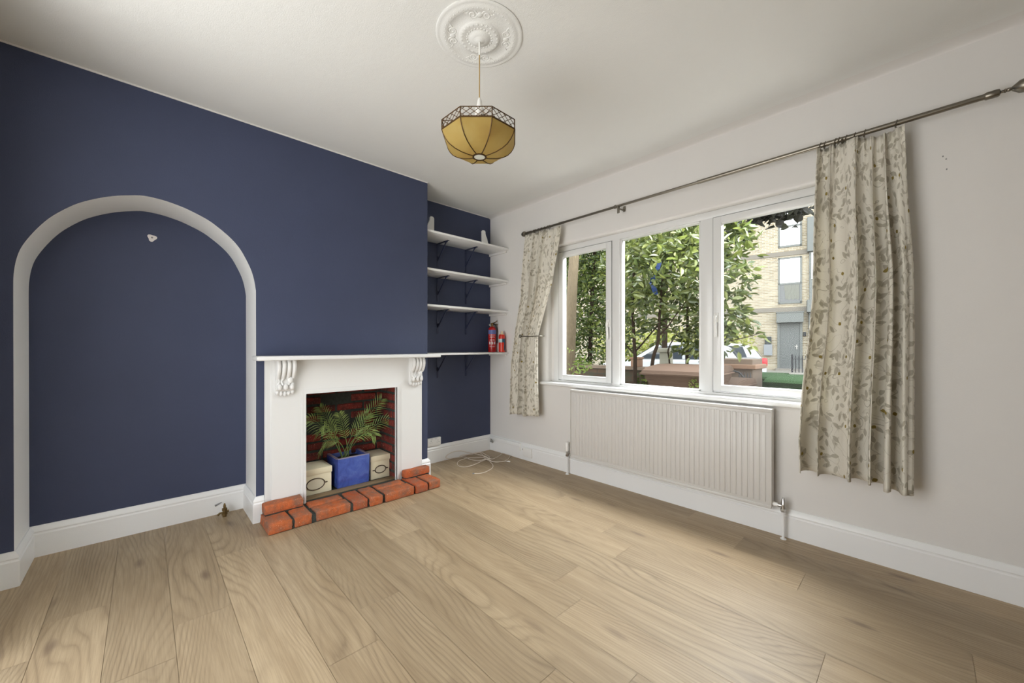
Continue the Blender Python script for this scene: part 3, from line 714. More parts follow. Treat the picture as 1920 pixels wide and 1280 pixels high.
def pbracket(x, drop):
    b = B(); box(b, x-.011, x+.011, -.0045, -.001, PZc-.025, PZc+.02, .002); tube(b, [(x, -.003, PZc-.018), (x, PY+.01, PZc-.02), (x, PY, PZc-.014)], .006, 8)
    tube(b, [(x, PY+.016*math.cos(a), PZc+.016*math.sin(a)) for a in [-PI*.95+k/12*PI for k in range(13)]], .004, 8)
    if drop: box(b, x-.010, x+.010, -.096, -.092+.004, PZc-.058, PZc-.012, .0015)
    P('bracket', b, M_NICKEL, pole)
pbracket(.76, 0); pbracket(1.690, 1); pbracket(3.06, 0)
b = B(); tube(b, [(1.665+.012*math.cos(a)*0, PY+.0125*math.cos(a), PZc+.0125*math.sin(a)) for a in [k/16*2*PI for k in range(17)]], .003, 8)
lathe(b, [(.0105, -.008), (.0135, -.004), (.0135, .004), (.0105, .008)], (1.655, PY, PZc), 16, 'X'); P('joint_collar', b, M_NICKEL, pole); b = B(); lathe(b, [(.0105, -.03), (.0115, -.02), (.0115, .03), (.0105, .035)], (1.10, PY, PZc), 16, 'X'); P('joint_collar', b, M_NICKEL, pole)

def curtain(name, label, L, Rr, top, bot, width, folds, amp, seed, group='floral curtains'):
    """L, Rr: tables of (z, x) for the two edges; folds: per-curtain list of (frequency, phase, weight)"""
    nu, nv = 260, 70; r = random.Random(seed); vs, fs, uv = [], [], []
    prof = []
    # irregular fold positions
    ph = [0]
    for k in range(nu): ph.append(ph[-1]+(1+.55*math.sin(k/nu*9+seed)+.3*math.sin(k/nu*23+seed*2))/nu)
    for j in range(nv+1):
        t = j/nv
        for i in range(nu+1):
            s = i/nu; p = ph[i]/ph[-1]
            z = lerp(top(s), bot(s), t)
            xl, xr = interp(L, z), interp(Rr, z)
            A = interp(amp, t)
            f = sum(w*math.sin(2*PI*fr*p+pp+.5*math.sin(t*2.5+pp)) for fr, pp, w in folds)
            pin = max(0, 1-t*9); f2 = math.sin(2*PI*folds[0][0]*3.0*p+seed)
            y = PY-.004-.018*min(1, t*4)-A*f*(1.25 if f > 0 else .95)-pin*.007*f2
            g = sum(w*math.cos(2*PI*fr*p+pp) for fr, pp, w in folds)
            x = lerp(xl, xr, s)+A*.42*g*(1 if 0.02 < s < .98 else 0)
            vs.append((x, min(y, -.020), z)); uv.append((s*width, z))
    for j in range(nv):
        for i in range(nu):
            a = j*(nu+1)+i; fs.append((a, a+1, a+nu+2, a+nu+1))
    me = bpy.data.meshes.new(name); me.from_pydata(vs, [], fs); me.materials.append(M_FABRIC)
    ul = me.uv_layers.new(name='UVMap'); idx = [0]*len(me.loops); me.loops.foreach_get('vertex_index', idx)
    ul.data.foreach_set('uv', [c for k in idx for c in uv[k]])
    me.polygons.foreach_set('use_smooth', [True]*len(fs))
    t = empty(name, (lerp(interp(L, 2.2), interp(Rr, 2.2), .5), PY, bot(.5)), 0, label, 'curtain', group)
    o = bpy.data.objects.new('cloth', me); COL.objects.link(o); o.parent = t; o.matrix_parent_inverse = world_of(t).inverted()
    md = o.modifiers.new('thickness', 'SOLIDIFY'); md.thickness = .0016; md.offset = 0
    return t
wx = lambda u, w: on(1, PY, u, w)
def tab(pts): q = sorted([(wx(u, w).z, wx(u, w).x) for u, w in pts]); return q
Lr = tab([(1533.5, 279), (1530.6, 389), (1529, 557), (1522, 636), (1511, 720), (1504, 819), (1505, 875)])
Rt = tab([(1696.7, 240), (1702, 360), (1713.5, 501), (1715, 636), (1714.5, 800), (1713.5, 928)])
def rings(par, xs, thick):
    for x in xs:
        b = B(); r = .0175 if thick else .0145
        tube(b, [(x+.004*math.sin(a), PY+r*math.cos(a), PZc+r*math.sin(a)-.003) for a in [k/18*2*PI for k in range(19)]], .0022, 6)
        tube(b, [(x, PY, PZc-r-.002), (x, PY-.002, PZc-r-.02)], .0016, 5)
        P('ring', b, M_NICKEL, par)
ct = curtain('curtain', 'wide leaf patterned linen curtain hanging straight at the right side of the window', Lr, Rt,
        lambda s: 2.262-.020*math.sin(PI*max(0, (s-.52)/.48))**1.0-.003*abs(math.sin(s*19)), lambda s: .452-.016*s-.010*math.sin(s*9), 1.15,
        [(5.3, .4, .66), (2.4, 1.3, .34), (9.7, 2.2, .13)], [(0, .016), (.08, .026), (.4, .054), (1, .070)], 1.3)
rings(ct, [2.965, 2.985, 3.03, 3.045, 3.075, 3.11, 3.15], True); rings(ct, [3.268], True)
LL = tab([(986, 437), (983.5, 556), (973, 619), (966, 681), (964.7, 778)]); LR = tab([(1052, 428), (1036.5, 531), (1024, 580), (1011.5, 629), (1011.5, 725), (1013, 778)])
ct = curtain('curtain', 'narrow leaf patterned linen curtain drawn back by a tie at the left of the window', LL, LR,
        lambda s: 2.262-.006*s-.003*abs(math.sin(s*15)), lambda s: .470+.016*s+.004*math.sin(s*8), 1.0,
        [(4.2, 2.4, .64), (1.9, .3, .36), (7.6, 1.2, .12)], [(0, .018), (.08, .024), (.3, .034), (.55, .026), (1, .046)], 4.1)
rings(ct, [.665, .70, .72, .76, .78, .82, .86, .90, .94, .965], False)
zt = wx(1000, 630).z; t = empty('tieback', (.78, PY, zt), 0, 'thin grey curtain tieback with round hook knob round the left curtain', 'tieback')
xa, xb = wx(983, 628).x, wx(1014, 629).x
b = B(); tube(b, spline([(xa-.03, -.012, zt+.005), (xa-.035, -.06, zt+.004), (xa-.02, -.125, zt+.004), (xa, -.14, zt+.002), ((xa+xb)/2, -.142, zt-.004), (xb-.01, -.135, zt-.002), (xb+.012, -.10, zt), (xb+.006, -.05, zt), (xb-.03, -.02, zt)], 5), .0042, 8); P('cord', b, M_NICKEL, t)
b = B(); ball(b, (xa, -.148, zt+.002), .014, (1, .8, 1.3)); P('knob', b, M_NICKEL, t)

# ================================================================ CEILING ROSE AND PENDANT
rc = Vector((1.928, -1.700, HC))
t = empty('ceiling_rose', rc, 0, 'round white plaster ceiling rose with raised scrolls above the pendant lamp', 'ceiling rose')
b = B(); lathe(b, [(.200, 0), (.202, -.006), (.196, -.011), (.188, -.009), (.178, -.010), (.172, -.014), (.150, -.014), (.146, -.010), (.100, -.012), (.095, -.018), (.088, -.024), (.076, -.026), (.062, -.019), (.050, -.019), (.046, -.024), (.036, -.030), (.030, -.034), (.022, -.034), (.016, -.042), (0, -.045)], rc, 64); RZS = .62
for v in b.verts: v.co.z = HC+(v.co.z-HC)*RZS
P('disc', b, M_CEIL, t, angle=50)
b = B()
for k in range(44):
    a = k/44*2*PI; ball(b, rc+Vector((.162*math.cos(a), .162*math.sin(a), -.0145)), .0052, (1, 1, .8), 6)
for k in range(24):
    a = k/24*2*PI; ball(b, rc+Vector((.082*math.cos(a), .082*math.sin(a), -.026)), .008, (1.0, 1.0, .6), 6)
    ball(b, rc+Vector((.058*math.cos(a), .058*math.sin(a), -.021)), .006, (1, 1, .6), 6)
for k in range(4):
    a0 = k/4*2*PI+.9; c0 = rc+Vector((.124*math.cos(a0), .124*math.sin(a0), -.012))
    for s in (-1, 1):
        sp = []
        for q in range(26):
            a = q/25*3.6*PI; r_ = .026*(1-q/30)
            d = Vector((math.cos(a0), math.sin(a0), 0)); e = Vector((-math.sin(a0), math.cos(a0), 0))*s
            sp.append(c0+e*(.030+r_*math.cos(a))+d*(r_*math.sin(a)))
        tube(b, sp, .0035, 6)
        tube(b, spline([c0+e*.05, c0+e*.085+d*.015, c0+e*.105-d*.01], 5), [.004]*10+[.002], 6)
    ball(b, c0+Vector((0, 0, 0)), .014, (1, 1, .5), 10)
for v in b.verts: v.co.z = HC+(v.co.z-HC)*.55
P('ornament', b, M_CEIL, t)
lamp = empty('pendant_lamp', (rc.x, rc.y, 2.05), 0, 'octagonal amber glass pendant lamp with brass lattice rim hanging on a cord', 'pendant lamp')
M_CORD = NM('gold_cord', (.42, .29, .12), .6).m; M_RIB = NM('copper_came', (.085, .045, .015), .45, .7).m
b = B(); tube(b, [(rc.x, rc.y, 2.30), (rc.x, rc.y, 2.545)], .0028, 8); P('cord', b, M_CORD, lamp)
b = B(); tube(b, [(rc.x, rc.y, 2.52), (rc.x, rc.y, 2.583)], .0045, 8); P('cord_sleeve', b, M_PLAST, lamp)
b = B(); lathe(b, [(.005, 2.318), (.010, 2.305), (.014, 2.28), (.022, 2.262), (.022, 2.235), (.019, 2.23), (.019, 2.19)], (rc.x, rc.y, 0), 18); P('lamp_holder', b, M_PLAST, lamp)
b = B(); lathe(b, [(.012, 2.19), (.014, 2.18), (.026, 2.155), (.030, 2.135), (.026, 2.115), (.012, 2.103), (0, 2.10)], (rc.x, rc.y, 0), 18); P('bulb', b, NM('pearl_bulb', (.8, .8, .78), .3).m, lamp)
ma = NM('amber_glass', (.62, .42, .10), .30, spec=.5); c = ma.coord(); nz = ma.noise(c, 6, 3, .5, .8)
ca = ma.ramp(nz, [(.3, (.60, .43, .15)), (.5, (.68, .53, .20)), (.75, (.72, .60, .27))]); ma.base(ca)
tr = ma.add('ShaderNodeBsdfTranslucent'); ma.link(ca, tr.inputs[0]); mx = ma.add('ShaderNodeMixShader'); mx.inputs[0].default_value = .45
ma.link(ma.p.outputs[0], mx.inputs[1]); ma.link(tr.outputs[0], mx.inputs[2]); ma.link(mx.outputs[0], ma.n['Material Output'].inputs[0])
RO = .178; camdir = math.atan2(CAM.y-rc.y, CAM.x-rc.x)
VA = [camdir+math.radians(22.5-5)+k*PI/4 for k in range(8)]
PB = [(1.0, 2.136), (.965, 2.116), (.90, 2.096), (.80, 2.077), (.66, 2.062), (.48, 2.051), (.30, 2.045), (.165, 2.043)]
def vp(k, f, z): a = VA[k % 8]; return Vector((rc.x+RO*f*math.cos(a), rc.y+RO*f*math.sin(a), z))
ZT, ZB = 2.178, 2.136
for k in range(8):
    b = B(); rows = []
    for f, z in PB: rows.append([b.verts.new(vp(k, f, z).lerp(vp(k+1, f, z), q/4)) for q in range(5)])
    for A, C in zip(rows, rows[1:]):
        for q in range(4): b.faces.new((A[q], A[q+1], C[q+1], C[q]))
    bmesh.ops.solidify(b, geom=list(b.faces), thickness=.002)
    P('glass_panel', b, ma.m, lamp, angle=60)
b = B()
for k in range(8):
    tube(b, [vp(k, f, z) for f, z in [(1, ZT)]+PB], .0026, 6)
    tube(b, [vp(k, 1, ZT), vp(k+1, 1, ZT)], .0022, 6); tube(b, [vp(k, 1, ZB), vp(k+1, 1, ZB)], .0034, 6)
lathe(b, [(.026, 2.040), (.033, 2.040), (.033, 2.046), (.026, 2.046), (.026, 2.040)], (rc.x, rc.y, 0), 24, cap=False)
P('ribs', b, M_RIB, lamp)
b = B()
for k in range(8):
    A0, A1, Z0, Z1 = vp(k, 1, ZB+.003), vp(k+1, 1, ZB+.003), 0, ZT-ZB-.005; N = 4
    def lp(s, h): return A0.lerp(A1, s)+Vector((0, 0, h*(ZT-ZB-.005)))
    m = 4
    for q in range(-2, m):
        for sg in (1, -1):
            s0 = q/m; s1 = (q+1.5)/m; h0, h1 = (0, 1) if sg == 1 else (1, 0)
            c0, c1 = max(0, s0), min(1, s1)
            if c1-c0 < .01: continue
            tube(b, [lp(c0, lerp(h0, h1, (c0-s0)/(s1-s0))), lp(c1, lerp(h0, h1, (c1-s0)/(s1-s0)))], .0014, 5)
P('lattice', b, M_RIB, lamp)
b = B(); lathe(b, [(0, 2.041), (.028, 2.042), (.028, 2.044), (0, 2.044)], (rc.x, rc.y, 0), 20); P('base_disc', b, NM('frosted_glass', (.72, .74, .66), .3).m, lamp)
b = B()
for k in (0, 2, 4, 6): tube(b, [vp(k, 1, ZT-.003), vp(k, .55, ZT+.012), Vector((rc.x, rc.y, 2.228))+(vp(k, 1, 0)-vp(k, 0, 0))*.1], .0016, 6)
tube(b, [vp(0, .15, ZT+.02), vp(0, .15, ZT+.05)], .003, 6)
P('spider', b, M_RIB, lamp)
#PART3
# ================================================================ OUTSIDE
GZ = -.10
M_PAVE = paint('pavement', (.24, .22, .19), .9, .12, .3, 3); M_ROAD = paint('asphalt', (.10, .10, .10), .9, .2, .3, 5); M_SOILG = paint('garden_soil', (.12, .09, .06), .95, .4, .5, 4)
def slab(name, x0, x1, y0, y1, z0, z1, m): b = B(); box(b, x0, x1, y0, y1, z0, z1); return obj(name, b, m, smooth=False, kind='structure')
slab('ground', -60, 60, 5.6, 80, GZ-.3, GZ-.06, M_ROAD); slab('garden_ground', -14, 12, .3, 3.0, GZ-.3, GZ, M_SOILG); slab('pavement', -30, 30, 3.0, 5.6, GZ-.3, GZ+.02, M_PAVE)
E1 = RT*math.sin(math.radians(56.8))-VD*math.cos(math.radians(56.8)); NF = Vector((E1.y, -E1.x, 0))    # along the far facade, and out of it
P0 = at(1480, 692, 17.5)
if NF.dot(CAM-P0) < 0: NF = -NF
def fac(u, w):
    R = ray(u, w); t = (P0-CAM).dot(NF)/R.dot(NF); p = CAM+R*t; return (p-P0).dot(E1), p.z
FM = Matrix.Translation(Vector((P0.x, P0.y, 0))) @ Matrix(((E1.x, -NF.x, 0, 0), (E1.y, -NF.y, 0, 0), (0, 0, 1, 0), (0, 0, 0, 1)))   # local: x right, y into the wall, z up
rzF = math.atan2(E1.y, E1.x)
bld = empty('apartment_building', (P0.x, P0.y, 0), rzF, 'pale yellow brick apartment block across the street with grey framed windows', 'building')
def fbrick():
    m = NM('pale_stock_brick', (.6, .5, .35), .95, spec=.05); t = m.coord(); s = m.add('ShaderNodeSeparateXYZ'); m.link(t, s.inputs[0]); c = m.add('ShaderNodeCombineXYZ')
    m.link(s.outputs[0], c.inputs[0]); m.link(s.outputs[2], c.inputs[1])
    bt = m.add('ShaderNodeTexBrick'); m.link(c.outputs[0], bt.inputs[0]); bt.inputs['Scale'].default_value = 1
    bt.inputs['Color1'].default_value = (.38, .32, .225, 1); bt.inputs['Color2'].default_value = (.24, .195, .13, 1); bt.inputs['Mortar'].default_value = (.44, .41, .34, 1)
    bt.inputs['Brick Width'].default_value = .225; bt.inputs['Row Height'].default_value = .075; bt.inputs['Mortar Size'].default_value = .011
    m.base(bt.outputs['Color']); return m.m
M_TWIGGREY = NM('smoked_plastic', (.035, .04, .04), .3).m; M_FAC = fbrick(); M_GREY = paint('grey_cladding', (.155, .162, .152), .5, .03, .02, 2, .3); M_GREYD = NM('dark_grey_door', (.12, .127, .122), .5).m
M_SKYGL = NM('reflective_glazing', (.95, .95, .95), .06, 1).m; M_DIM = NM('dim_glazing', (.08, .085, .085), .15, spec=.8).m; M_NET = NM('net_curtain', (.20, .20, .17), .8).m; M_BAND = paint('string_course', (.20, .18, .15), .9, .05)
def F(name, bm, m, par=bld, **k): return obj(name, bm, m, par, local=True, **k)
def fbox(b, r, y0, y1, bev=0): box(b, r[0], r[1], y0, y1, r[2], r[3], bev)
def frect(u0, u1, w0, w1):
    um = (u0+u1)/2; return (fac(u0, w1)[0], fac(u1, w1)[0], fac(um, w1)[1], fac(um, w0)[1])
b = B(); box(b, -26, 9, 0, 6, -.2, 12.5)
F('brick_wall', b, M_FAC, smooth=False)
for (u, w) in ((1455, 477.5), (1455, 581)):
    z = fac(u, w)[1]; b = B(); box(b, -26, 9, -.03, 0, z-.10, z+.10); F('string_course', b, M_BAND, smooth=False)
def fwin(u0, u1, wt, wtr, wb, lower):
    x0, x1, z0, z1 = frect(u0, u1, wt, wb); zt = fac((u0+u1)/2, wtr)[1]; f = .07
    b = B()
    for q in ((x0, x0+f, z0, z1), (x1-f, x1, z0, z1), (x0, x1, z0, z0+f*1.3), (x0, x1, z1-f, z1), (x0, x1, zt-.05, zt+.03)): box(b, q[0], q[1], -.03, .05, q[2], q[3])
    r = F('window', b, M_GREY, smooth=False)
    b = B(); box(b, x0+f, x1-f, -.006, 0.0, zt+.03, z1-f); obj('pane', b, M_SKYGL, r, smooth=False)
    b = B(); box(b, x0+f, x1-f, -.006, 0.0, z0+f, zt-.05); obj('pane', b, lower, r, smooth=False)
    return r, (x0+f, x1-f, z0+f, zt-.05)
fwin(1459, 1503.5, 372, 423, 463, M_SKYGL)
r, q = fwin(1459, 1503.5, 482, 531, 569, M_DIM)
b = B(); n = 40; z0, z1 = q[2], q[3]-.02
va = [[b.verts.new((lerp(q[0]+(q[1]-q[0])*(.20 if h else .28), q[1]-.02, k/n), -.018-.008*math.sin(k*1.9), (z0+.12+.03*math.sin(k*.5) if not h else z1))) for k in range(n+1)] for h in (0, 1)]
for k in range(n): b.faces.new((va[0][k], va[0][k+1], va[1][k+1], va[1][k]))
obj('net_curtain', b, M_NET, r)
x0, x1, z0, z1 = frect(1458.5, 1503.5, 604, 692); b = B(); box(b, x0-.02, x0+.07, -.05, .02, z0, z1+.1); box(b, x1-.07, x1+.02, -.05, .02, z0, z1+.1); F('door_frame', b, M_GREY, smooth=False)
b = B(); box(b, x0+.07, x1-.07, -.02, .01, z0+.03, z1+.1); d = F('door', b, M_GREYD, smooth=False)
b = B(); box(b, x1-.26, x1-.14, -.06, -.03, z0+1.02, z0+1.05); box(b, x1-.20, x1-.17, -.06, -.02, z0+.9, z0+1.1); obj('door_handle', b, M_CHROME, d)
b = B(); box(b, x0-.1, x1+.1, -.3, 0, z0-.1, z0+.03); F('doorstep', b, M_PAVE, smooth=False)
x0, x1, z0, z1 = frect(1455.5, 1503, 587, 605); b = B(); box(b, x0, x1+.05, -.35, 0, z0, z1, .01); box(b, x0-.02, x1+.07, -.37, 0, z1, z1+.04); F('canopy', b, M_GREY, smooth=False)
x0, x1, z0, z1 = frect(1432, 1448, 645.5, 666); b = B(); box(b, x0, x1, -.1, 0, z0, z1, .01); mb = F('meter_box', b, NM('meter_box_grey', (.24, .25, .26), .5).m, smooth=False)
x0, x1, z0, z1 = frect(1434, 1446.5, 631, 645.5); b = B(); box(b, x0, x1, -.1, 0, z0, z1, .01); F('meter_window', b, M_TWIGGREY, smooth=False)
x0, x1, z0, z1 = frect(1506, 1511, 622, 630); b = B(); box(b, x0, x1, -.08, 0, z0, z1, .01); F('wall_lamp', b, M_DARKGAP)
for (u0, u1, w0, w1, dep, m) in ((1513, 1575, 405, 470, .25, M_GREY), (1517, 1575, 470, 562, .15, M_GREY), (1512, 1575, 562, 585, .45, M_GREY), (1516, 1575, 585, 690, .15, M_GREY)):
    x0, x1, z0, z1 = frect(u0, u1, w0, w1); b = B(); box(b, x0, x1, -dep, 0, z0, z1, .01); F('grey_bay', b, m, smooth=False)
x0, x1, z0, z1 = frect(1521, 1560, 473, 522); b = B(); box(b, x0, x1, -.17, -.14, z0, z1); F('bay_window', b, M_SKYGL, smooth=False)
slab_b = B(); box(slab_b, -14, 9, -3.2, 0, -.16, .10); o = obj('forecourt', slab_b, M_PAVE, smooth=False, kind='structure'); o.location = (P0.x, P0.y, 0); o.rotation_euler = (0, 0, rzF)
# black railings by the door
M_IRON = NM('black_iron', (.02, .02, .022), .5).m
t = empty('railing', (P0.x, P0.y, 0), rzF, 'short black iron railing beside the grey door across the street', 'railing')
x0, x1, z0, z1 = frect(1482, 1512, 663, 701)
for k in range(6):
    x = lerp(x0, x1, k/5); r_ = .035 if k in (0, 5) else .018; b = B(); box(b, x-r_, x+r_, -1.4-r_, -1.4+r_, .10, z1*.93+(.05 if k in (0, 5) else 0)); obj('upright', b, M_IRON, t, smooth=False)
b = B(); box(b, x0, x1, -1.42, -1.38, z1*.93-.16, z1*.93-.13); obj('rail', b, M_IRON, t, smooth=False)

# cars
M_CAR = NM('white_car_paint', (.62, .63, .64), .15, spec=.5).m; M_TYRE = NM('tyre', (.02, .02, .02), .8).m; M_TAIL = NM('red_lamp_lens', (.55, .02, .03), .2).m; M_ALLOY = NM('alloy_wheel', (.3, .24, .12), .4, .5).m
M_CARGL = NM('car_glass', (.05, .06, .07), .05, spec=1).m
def make_car(label):
    t = empty('car', (0, 0, 0), 0, label, 'car', 'parked white cars'); L = 4.1; Wc = 1.72
    low = [(0.02, .32), (0, .55), (.03, .80), (.10, .93), (.9, .97), (2.9, .95), (3.75, .84), (4.05, .66), (4.1, .35), (3.75, .22), (.35, .22)]
    b = B(); prism(b, low, 1, 0, Wc); bmesh.ops.bevel(b, geom=list(b.edges), offset=.05, segments=2, affect='EDGES'); obj('body', b, M_CAR, t)
    cab = [(.12, .92), (.35, 1.25), (.62, 1.42), (1.6, 1.47), (2.2, 1.42), (2.95, .95)]
    b = B(); prism(b, cab, 1, .14, Wc-.14); bmesh.ops.bevel(b, geom=list(b.edges), offset=.05, segments=2, affect='EDGES'); cb_ = obj('cabin', b, M_CAR, t)
    for y in (.13, Wc-.15):
        b = B(); prism(b, [(.55, .98), (.68, 1.34), (1.45, 1.38), (1.45, .98)], 1, y, y+.02); prism(b, [(1.53, .98), (1.53, 1.38), (2.12, 1.34), (2.72, .98)], 1, y, y+.02)
        obj('side_glass', b, M_CARGL, cb_, smooth=False)
    b = B(); A = [b.verts.new(p) for p in ((2.24, .22, 1.42), (2.24, Wc-.22, 1.42), (2.95, Wc-.2, .985), (2.95, .2, .985))]; b.faces.new(A); bmesh.ops.solidify(b, geom=list(b.faces), thickness=-.03); obj('windscreen', b, M_CARGL, cb_, smooth=False)
    b = B(); A = [b.verts.new(p) for p in ((.10, .24, 1.0), (.10, Wc-.24, 1.0), (.36, Wc-.26, 1.32), (.36, .26, 1.32))]; b.faces.new(A); bmesh.ops.solidify(b, geom=list(b.faces), thickness=-.03); obj('rear_glass', b, M_CARGL, cb_, smooth=False)
    for y in (-.012, Wc-.24): b = B(); box(b, -.015, .30, y, y+.25, .70, .92, .03); obj('tail_lamp', b, M_TAIL, t)
    for x in (.75, 3.25):
        for y in (-.01, Wc-.19):
            b = B(); lathe(b, [(.18, 0), (.29, .0), (.31, .03), (.31, .17), (.29, .2), (.18, .2)], (x, y, .31), 24, 'Y'); w = obj('wheel', b, M_TYRE, t)
            b = B(); lathe(b, [(0, -.008), (.06, -.008), (.17, .012), (.19, -.006), (.2, .04), (0, .06)], (x, y if y < .5 else y+.16, .31), 20, 'Y'); obj('hub', b, M_ALLOY, w)
    return t
def copy_tree(o, parent=None):
    c = o.copy(); COL.objects.link(c)
    if parent: c.parent = parent
    for ch in [x for x in COL.objects if x.parent == o]: copy_tree(ch, c)
    return c
car = make_car('nearer white parked car with dark side windows behind the shrub stems')
# length runs from the tail (right) to the bonnet (left), near side facing the house
q = at(1397, 650, 10.0); car.location = (q.x, q.y, GZ-.06); car.rotation_euler = (0, 0, rzF+PI); 
car2 = copy_tree(car); car2['label'] = 'farther white parked car, its red tail lamp showing right of the brown brick pier'
q = at(1438, 650, 12.4); car2.location = (q.x, q.y, GZ-.06)
for c_ in (car, car2): c_.scale = (1, -1, 1)

# garden wall, piers and planter
def gbrick():
    m = NM('old_garden_brick', (.2, .12, .08), .95, spec=.1); t = m.coord(); s = m.add('ShaderNodeSeparateXYZ'); m.link(t, s.inputs[0]); c = m.add('ShaderNodeCombineXYZ')
    m.link(m.math('ADD', s.outputs[0], s.outputs[1]), c.inputs[0]); m.link(s.outputs[2], c.inputs[1])
    bt = m.add('ShaderNodeTexBrick'); m.link(c.outputs[0], bt.inputs[0]); bt.inputs['Scale'].default_value = 1
    bt.inputs['Color1'].default_value = (.10, .065, .045, 1); bt.inputs['Color2'].default_value = (.055, .038, .028, 1); bt.inputs['Mortar'].default_value = (.06, .055, .045, 1)
    bt.inputs['Brick Width'].default_value = .225; bt.inputs['Row Height'].default_value = .075; bt.inputs['Mortar Size'].default_value = .008
    n = m.noise(t, 5, 4); m.base(m.mix(m.ramp(n, [(.45, (0, 0, 0)), (.65, (.6, .6, .6))]), bt.outputs['Color'], (.04, .05, .03))); return m.m
M_GB = gbrick(); M_STONE = paint('pale_render', (.27, .26, .21), .9, .1); M_COP = paint('brown_coping', (.15, .11, .08), .8, .15); M_TERRA = paint('terracotta', (.21, .125, .08), .8, .1)
b = B(); box(b, -6, 1.5, 2.2, 2.42, GZ, .83); gw = tag(obj('garden_wall', b, M_GB, smooth=False), 'low dark weathered brick garden wall behind the shrub stems', 'wall')
b = B(); box(b, -6, 1.5, 2.17, 2.45, .83, .87); obj('coping', b, M_COP, gw, smooth=False)
xa, xb = on(1, 2.15, 1236, 650).x, on(1, 2.15, 1254, 650).x
b = B(); box(b, xa, xb, 2.15, 2.15+(xb-xa), GZ, 1.08, .01); pr_ = tag(obj('gate_pier', b, M_STONE, smooth=False), 'pale square gate pier between the shrub trunks behind the brown bin', 'pier')
b = B(); box(b, xa-.03, xb+.03, 2.12, 2.18+(xb-xa), 1.08, 1.14, .01); obj('cap', b, M_STONE, pr_)
xa, xb = on(1, 2.45, 1330, 650).x, on(1, 2.45, 1411, 650).x
b = B(); box(b, xa, xb, 2.45, 2.87, GZ, 1.005, .008); p2 = tag(obj('brick_pier', b, M_COP, smooth=False), 'brown brick pier with projecting coping beside the black iron gate', 'pier')
b = B(); box(b, xa-.04, xb+.04, 2.41, 2.91, .885, .94, .008); obj('coping', b, M_TERRA, p2, smooth=False)
xa, xb = on(1, 2.2, 1181, 650).x, on(1, 2.2, 1196, 650).x
t = empty('planter', ((xa+xb)/2, 2.3, .87), 0, 'small square terracotta planter with green seedlings on the garden wall', 'planter')
b = B(); box(b, xa, xb, 2.22, 2.22+(xb-xa), .87, 1.0, .006); box(b, xa-.01, xb+.01, 2.21, 2.23+(xb-xa), .98, 1.01, .004); P('pot', b, M_TERRA, t)
t = empty('iron_gate', (on(1, 2.3, 1400, 700).x, 2.3, GZ), 0, 'black wrought iron gate panel between the brown pier and the green bins', 'gate')
gx0, gx1 = on(1, 2.3, 1386, 700).x, on(1, 2.3, 1407, 700).x
for k in range(5): b = B(); x = lerp(gx0, gx1, k/4); tube(b, [(x, 2.3, GZ), (x, 2.3, .82), (x, 2.3, .86)], [.008, .008, .002], 6); P('bar', b, M_IRON, t)
b = B(); tube(b, [(gx0, 2.3, .77), (gx1, 2.3, .77)], .008, 6); tube(b, [(gx0-.3, 2.3, .93), (gx0, 2.3, .85), (gx1, 2.3, .72)], .01, 6); P('gate_rail', b, M_IRON, t)

# wheelie bins
def bin_(name, col, label, loc, rz, group, s=1):
    m = paint(col[0], col[1], .7, .10, .05, 4, .06); t = empty(name, loc, rz, label, 'bin', group); t.scale = (s, s, s)
    b = B()
    def rg(w, d, z, yo=0): return [b.verts.new(p) for p in ((-w/2, -d/2+yo, z), (w/2, -d/2+yo, z), (w/2, d/2+yo, z), (-w/2, d/2+yo, z))]
    rs = [rg(.46, .50, .03), rg(.50, .56, .30), rg(.55, .66, .90), rg(.60, .72, .92), rg(.60, .72, .975), rg(.57, .68, .975)]
    for A, C in zip(rs, rs[1:]):
        for k in range(4): b.faces.new((A[k], A[(k+1) % 4], C[(k+1) % 4], C[k]))
    b.faces.new(rs[0]); b.faces.new(rs[-1]); bmesh.ops.recalc_face_normals(b, faces=b.faces)
    bmesh.ops.bevel(b, geom=[e for e in b.edges], offset=.012, segments=2, affect='EDGES'); obj('body', b, m, t)
    b = B(); prism(b, [(-.40, .965), (-.415, .985), (-.40, 1.01), (-.30, 1.035), (0, 1.055), (.30, 1.05), (.36, 1.02), (.37, .985)], 0, -.315, .315)
    bmesh.ops.bevel(b, geom=[e for e in b.edges if abs(e.verts[0].co.x-e.verts[1].co.x) < 1e-4], offset=.012, segments=2, affect='EDGES'); l = obj('lid', b, m, t)
    b = B(); box(b, -.325, .325, -.425, .36, .968, .985, .006); obj('lid_rim', b, m, l)
    b = B(); tube(b, [(-.27, .36, .93), (-.27, .42, .97), (.27, .42, .97), (.27, .36, .93)], .016, 8); obj('handle', b, m, t)
    for x in (-.27, .23): b = B(); lathe(b, [(0, 0), (.09, 0), (.1, .01), (.1, .04), (0, .04)], (x, .27, .10), 16, 'X'); obj('wheel', b, M_TYRE, t)
    return t
BR = ('brown_plastic', (.092, .062, .046)); GRN = ('dark_green_plastic', (.030, .060, .024))
def ground(u, y, w=650): p = on(1, y, u, w); return (p.x, p.y, GZ)
bin_('wheelie_bin', BR, 'brown wheelie bin with curved lid seen through the middle window pane', ground(1292, 1.08), .10, 'wheelie bins', 1.02)
bin_('wheelie_bin', BR, 'brown wheelie bin lower in view behind the left edge of the right pane', (1.80, 1.88, GZ), 0, 'wheelie bins', .86)
bin_('wheelie_bin', GRN, 'dark green wheelie bin nearest the black iron gate', (1.84, 3.42, GZ+.02), .03, 'wheelie bins', .83)
bin_('wheelie_bin', GRN, 'dark green wheelie bin partly behind the right curtain', (2.40, 2.66, GZ), -.03, 'wheelie bins', .875)

